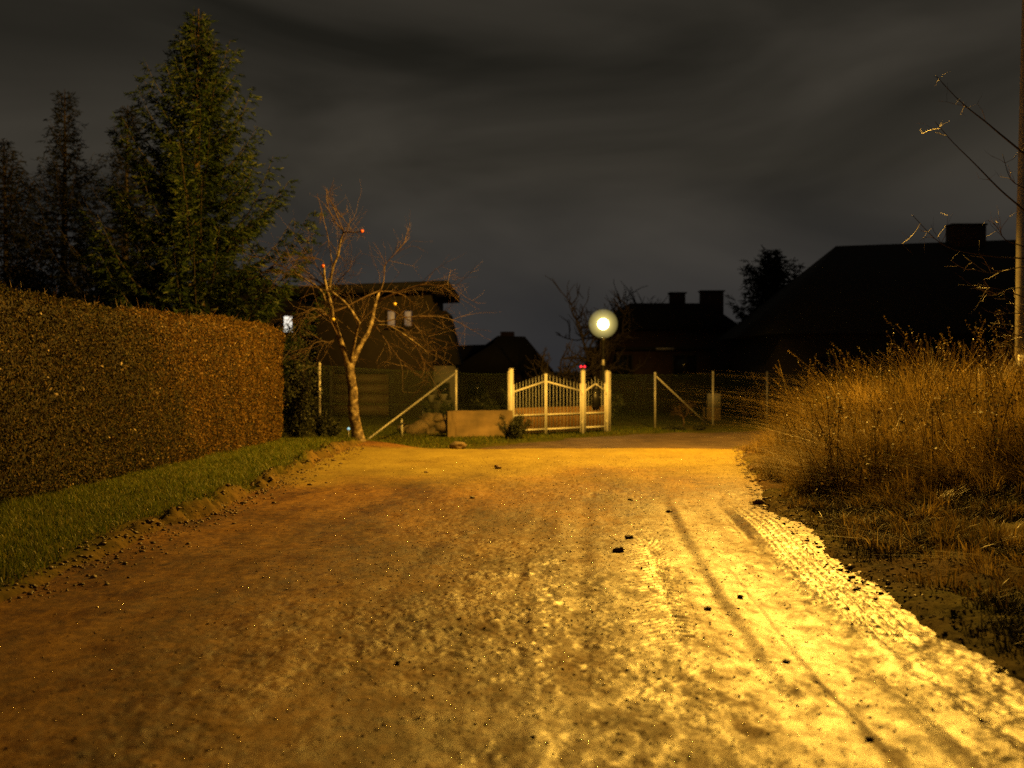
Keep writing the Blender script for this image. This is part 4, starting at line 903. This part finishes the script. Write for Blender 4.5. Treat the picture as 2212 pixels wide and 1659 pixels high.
c = P(868, 915, 32.6); t = empty('marker_stake', (c.x, 32.6, gz1(c.x, 32.6))); tag(t, 'short white marker stake left of the rock heap', 'stake')
MB().box((0, 0, 0.20), (0.05, 0.03, 0.44)).build('board', M_WHITE, t); MB().prism([(-.025, .421), (.025, .421), (0, .47)], -.015, .015).build('tip', M_WHITE, t)
for i, (px, py) in enumerate(((930, 862), (957, 860))):
    c = P(px, py, 38.0); t = empty('garden_pot', (c.x, 38.0, c.z - .1)); tag(t, 'pale round pot on the garden rack behind the fence', 'pot', 'pale pots on the garden rack')
    MB().lathe([(0.001, 0), (0.08, 0), (0.125, 0.18), (0.135, 0.2), (0.11, 0.2), (0.09, 0.05), (0.001, 0.04)], 14).build('bowl', M_PALE, t, True)
    MB().lathe([(0.12, 0.185), (0.145, 0.19), (0.145, 0.22), (0.12, 0.225)], 14).build('rim', M_PALE, t, True)
rk = empty('garden_rack', (P(943, 860, 38).x, 38.0, -0.25)); tag(rk, 'dark low garden rack under the pale pots', 'rack')
zt = P(930, 862, 38).z - .1 + .25
MB().box((0, 0, zt - 0.02), (0.9, 0.4, 0.035)).build('shelf', M_DARK, rk)
for sx in (-.42, .42):
    for sy in (-.17, .17): MB().box((sx, sy, (zt - .04) / 2), (0.04, 0.04, zt - .04)).build('leg', M_DARK, rk)

# ---------------------------------------------------------------- lamps
sl = empty('street_lamp', (9.15, 22.3, gz1(9.15, 22.3))); tag(sl, 'slim steel street lamp pole at the right margin with long arm', 'street lamp')
def inw(m, name, material, smooth=True): return in_world(m.build(name, material, None, smooth), sl)
inw(MB().tube([(9.15, 22.3, 0), (9.16, 22.3, 4), (9.24, 22.3, 8.6), (9.24, 22.3, 9.0)], [0.085, 0.072, 0.055, 0.05], 14), 'pole', M_GALV)
inw(MB().tube([(9.24, 22.3, 8.95), (8.9, 22.28, 9.22), (8.0, 22.2, 9.32), (6.4, 22.1, 9.30), (5.5, 22.03, 9.24)], 0.035, 10), 'arm', M_GALV)
hs = MB(); hs.tube([(5.75, 22.04, 9.24), (5.5, 22.03, 9.25), (5.0, 22, 9.24), (4.55, 21.98, 9.20), (4.4, 21.97, 9.19)], [0.05, 0.12, 0.17, 0.13, 0.04], 12); inw(hs, 'lamp_head', M_GALV)
bw = MB(); bw.lathe([(0.15, 0.18), (0.16, 0.12), (0.13, 0.04), (0.07, 0.0), (0.001, -0.01)], 16, (5.0, 22.0, 8.93)); inw(bw, 'bowl', M_SODIUM)
inw(MB().box((9.155, 22.215, 1.6), (0.12, 0.03, 0.35)), 'access_door', M_GALV, False)
li = bpy.data.lights.new('sodium_lamp', 'SPOT'); li.energy = LAMP_POWER; li.color = SODIUM; li.shadow_soft_size = 0.12; li.spot_size = math.radians(168); li.spot_blend = 0.42
lo_ = bpy.data.objects.new('sodium_lamp', li); COL.objects.link(lo_); lo_.location = LAMP; lo_.rotation_euler = Vector(LAMP_AIM).to_track_quat('-Z', 'Y').to_euler()
lo_.parent = sl; lo_.matrix_parent_inverse = Matrix.Translation(-Vector(sl.location))

# lantern in the garden, its bloom modelled around it
gl = empty('garden_lamp', (P(1303, 700, 37.5).x, 37.5, -0.25)); tag(gl, 'glowing lantern with modelled bloom on a post behind the pedestrian gate', 'lamp')
gz_ = P(1303, 698, 37.5).z + 0.25
MB().lathe([(0.07, -0.05), (0.07, 0.25), (0.045, 0.32), (0.038, gz_ - 0.62), (0.075, gz_ - 0.55), (0.10, gz_ - 0.44), (0.05, gz_ - 0.42)], 14).build('post', M_DARK, gl, True)
MB().lathe([(0.040, 1.9), (0.048, 1.92), (0.048, 2.05), (0.040, 2.07)], 14).build('collar', M_GALV, gl, True)
bl = MB(); bl.add(S2V * 0.17 + np.array([0, 0, gz_ - 0.03]), None, S2F); bulb = bl.build('bulb', M_BULB, gl, True)
gm = bpy.data.materials.new('bloom_glow'); gm.use_nodes = True; nt = gm.node_tree; nt.nodes.clear()
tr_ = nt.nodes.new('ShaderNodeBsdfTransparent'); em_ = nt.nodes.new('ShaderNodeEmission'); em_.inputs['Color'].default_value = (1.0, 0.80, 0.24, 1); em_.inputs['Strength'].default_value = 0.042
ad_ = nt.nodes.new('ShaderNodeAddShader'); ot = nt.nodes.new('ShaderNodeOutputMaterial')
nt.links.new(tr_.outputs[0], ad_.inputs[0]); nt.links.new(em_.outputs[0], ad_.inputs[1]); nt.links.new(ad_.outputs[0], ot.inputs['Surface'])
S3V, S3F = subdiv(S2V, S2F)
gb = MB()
for r_ in (0.185, 0.195, 0.207, 0.22, 0.237, 0.258, 0.285, 0.315, 0.35, 0.39, 0.425, 0.445): gb.add(S3V * r_ + np.array([0, 0, gz_ - 0.02]), None, S3F)  # nested glowing shells imitate the camera bloom around the bulb
gb.build('bloom_globe', gm, gl, True)

# ---------------------------------------------------------------- houses
def window(parent, x, z, y, w, h, pane_mat, frame_mat, bars=1):
    fr_ = MB(); t_ = 0.07
    fr_.box((x - w / 2, y - .03, z), (t_, .08, h + t_)); fr_.box((x + w / 2, y - .03, z), (t_, .08, h + t_)); fr_.box((x, y - .03, z + h / 2), (w - t_, .08, t_)); fr_.box((x, y - .03, z - h / 2), (w - t_, .08, t_))
    for k in range(bars): fr_.box((x - w / 2 + w * (k + 1) / (bars + 1), y - .03, z), (0.05, .07, h - t_))
    f = fr_.build('window', frame_mat, parent); MB().box((x, y - 0.008, z), (w - t_, 0.012, h - t_)).build('pane', pane_mat, f); MB().box((x, y - .09, z - h / 2 - .06), (w + .2, .16, .04)).build('sill', frame_mat, f)
    return f
def pz(px, py, d): p = P(px, py, d); return p.x, p.z
# brown house behind the apple tree
h1 = empty('brown_house', (P(808, 800, 46).x, 46, -0.25)); tag(h1, 'brown flat-roofed house behind the bare apple tree', 'house')
def place(m, name, material, parent, smooth=False): return in_world(m.build(name, material, None, smooth), parent)
X0, X1 = P(684, 0, 46).x, P(932, 0, 46).x
place(MB().box(((X0 + X1) / 2, 50, 2.05), (X1 - X0, 8, 4.8)), 'wall', M_WALL, h1)
xa, za = pz(610, 627, 46); xb, zb = pz(968, 609, 45)
place(MB().prism([(xa, za - .22), (xb, zb - .22), (xb, zb + .06), (xa, za + .06)], 45.0, 55), 'roof', M_ROOF, h1)
for px in (846, 882):
    x, z = pz(px, 688, 46); in_world(window(None, x, z, 46, 0.34, 0.62, M_CURTAIN, M_WALL_D, 0), h1)
x, z = pz(780, 850, 46)
gd_ = place(MB().box((x, 45.965, z - .05), (2.1, 0.06, 1.55)), 'garage_door', M_DOOR, h1)
for k in range(4): in_world(MB().box((x, 45.925, z - .62 + k * .38), (2.04, 0.03, 0.35)).build('panel', M_DOOR, None), h1)
fx = MB(); fx.box((x - 1.12, 45.95, z), (0.12, 0.12, 1.75)); fx.box((x + 1.12, 45.95, z), (0.12, 0.12, 1.75)); fx.box((x, 45.95, z + .83), (2.12, 0.11, 0.14)); place(fx, 'door_frame', M_WALL_D, h1)
# steep annexe at its right
h2 = empty('annexe', (P(950, 800, 47).x, 47, -0.25)); tag(h2, 'small annexe with steep black roof beside the brown house', 'annexe')
pl = [pz(*q, 47) for q in ((900, 787), (990, 787), (964, 671), (905, 671))]
place(MB().prism(pl, 47, 52), 'roof', M_ROOF, h2)
xa = pz(934, 0, 47)[0]; xb = pz(982, 0, 47)[0]; zt = pl[0][1] - .004
place(MB().box(((xa + xb) / 2, 49.6, (zt - .35) / 2), (xb - xa, 4.8, zt + .35)), 'wall', M_PALE, h2)
in_world(window(None, (xa + xb) / 2, 0.75, 47.2, 0.4, 0.5, M_GLASS_D, M_WALL_D, 0), h2)
# low house in the middle distance
h3 = empty('low_house', (P(1085, 800, 60).x, 60, -0.25)); tag(h3, 'low dark house with hipped roof in the middle distance', 'house')
place(MB().prism([pz(*q, 60) for q in ((960, 806), (1200, 806), (1134, 727), (1076, 725), (1062, 744), (982, 746))], 60, 68), 'roof', M_ROOF, h3)
xa, xb = pz(975, 0, 60)[0], pz(1185, 0, 60)[0]; place(MB().box(((xa + xb) / 2, 64, 0.5), (xb - xa, 7.4, 1.68)), 'wall', M_WALL_D, h3)
x, z = pz(1096, 722, 61); place(MB().box((x, 62, z - .1), (0.7, 0.6, 0.5)), 'chimney', M_BRICK, h3)
in_world(window(None, xa + 1.2, 0.6, 60.28, 0.9, 0.8, M_GLASS_D, M_WALL_D), h3)
# house by the garden lamp
h4 = empty('brick_house', (P(1430, 800, 52).x, 52, -0.25)); tag(h4, 'dark brick house with two chimneys behind the garden lamp', 'house')
rf = place(MB().prism([pz(*q, 52) for q in ((1316, 712), (1612, 712), (1528, 655), (1361, 655))], 52, 60), 'roof', M_ROOF, h4)
xa, xb = pz(1326, 0, 52)[0], pz(1600, 0, 52)[0]; zt = pz(0, 713, 52)[1]
place(MB().box(((xa + xb) / 2, 56.1, (zt - .3) / 2 - .004), (xb - xa, 7.6, zt + .3)), 'wall', M_BRICK, h4)
xc, xd = pz(1270, 0, 51)[0], pz(1535, 0, 51)[0]; ze = pz(0, 757, 51)[1]
place(MB().box(((xc + xd) / 2, 51.55, (ze - .3) / 2), (xd - xc, 1.3, ze + .3)), 'porch', M_BRICK, h4)
place(MB().prism([(xc - .12, ze + .004), (xd + .12, ze + .004), (xd + .1, ze + .13), (xc - .1, ze + .13)], 50.7, 52.25), 'porch_roof', M_ROOF, h4)
place(MB().box((pz(1437, 0, 50.6)[0], 50.67, ze + .06), (0.75, 0.04, 0.09)), 'eave_glint', M_GALV, h4)  # short pale strip paints a glint on the porch eave
for (a, b, top, bot) in ((1447, 1478, 635, 670), (1513, 1560, 631, 700)):
    x0, z0 = pz(a, top, 55); x1, z1 = pz(b, bot, 55)
    ch = place(MB().box(((x0 + x1) / 2, 55, (z0 + z1) / 2), (x1 - x0, 0.7, z0 - z1)), 'chimney', M_BRICK, h4)
    cc = MB().box(((x0 + x1) / 2, 55, z0 + 0.03), (x1 - x0 + .12, 0.8, 0.056)).build('chimney_cap', M_WALL_D); in_world(cc, h4)
for px, py, w_, h_ in ((1345, 790, .8, .9), (1480, 790, 1.0, .9)):
    x, z = pz(px, py, 50.9); in_world(window(None, x, z, 50.9, w_, h_, M_GLASS_D, M_WALL_D), h4)
# big black house on the right
h5 = empty('hipped_house', (15, 44, -0.25)); tag(h5, 'large black house silhouette with hipped roof and broad chimney', 'house')
V = [(8.25, 40, 2.7), (23, 40, 2.7), (23, 50, 2.7), (8.25, 50, 2.7), (11.78, 45, 6.02), (19.6, 45, 6.3)]
place(MB().add(V, [(0, 1, 5, 4), (2, 3, 4, 5), (0, 3, 2, 1)], [(3, 0, 4), (1, 2, 5)]), 'roof', M_ROOF, h5)
place(MB().box((15.6, 45, 1.2), (13.6, 9, 2.99)), 'wall', M_WALL_D, h5)
place(MB().box((16.5, 45, 6.2), (1.22, 0.7, 1.1)), 'chimney', M_BRICK, h5); place(MB().box((16.5, 45, 6.775), (1.3, 0.8, 0.05)), 'chimney_cap', M_WALL_D, h5)
for x in (10.6, 13.4, 16.2): in_world(window(None, x, 1.4, 40.5, 1.1, 1.1, M_GLASS_D, M_WALL_D), h5)
# white house beyond the hedge, its lit wall modelled as a glowing pane past the hedge end
h6 = empty('white_house', (-10.6, 58, -0.25)); tag(h6, 'pale house beyond the hedge end with one glowing patch of lit wall', 'house')
xw, zw = pz(622, 700, 58)
place(MB().box((xw - 2.2, 61, 2.0), (6.4, 5.8, 4.6)), 'wall', M_WALL_D, h6)
place(MB().prism([(xw - 5.6, 4.31), (xw + 1.3, 4.31), (xw - 2.2, 6.2)], 57.8, 64.4), 'roof', M_ROOF, h6)
in_world(window(None, xw, zw, 58.1, 0.46, 0.8, M_LITWALL, M_WALL_D, 0), h6)
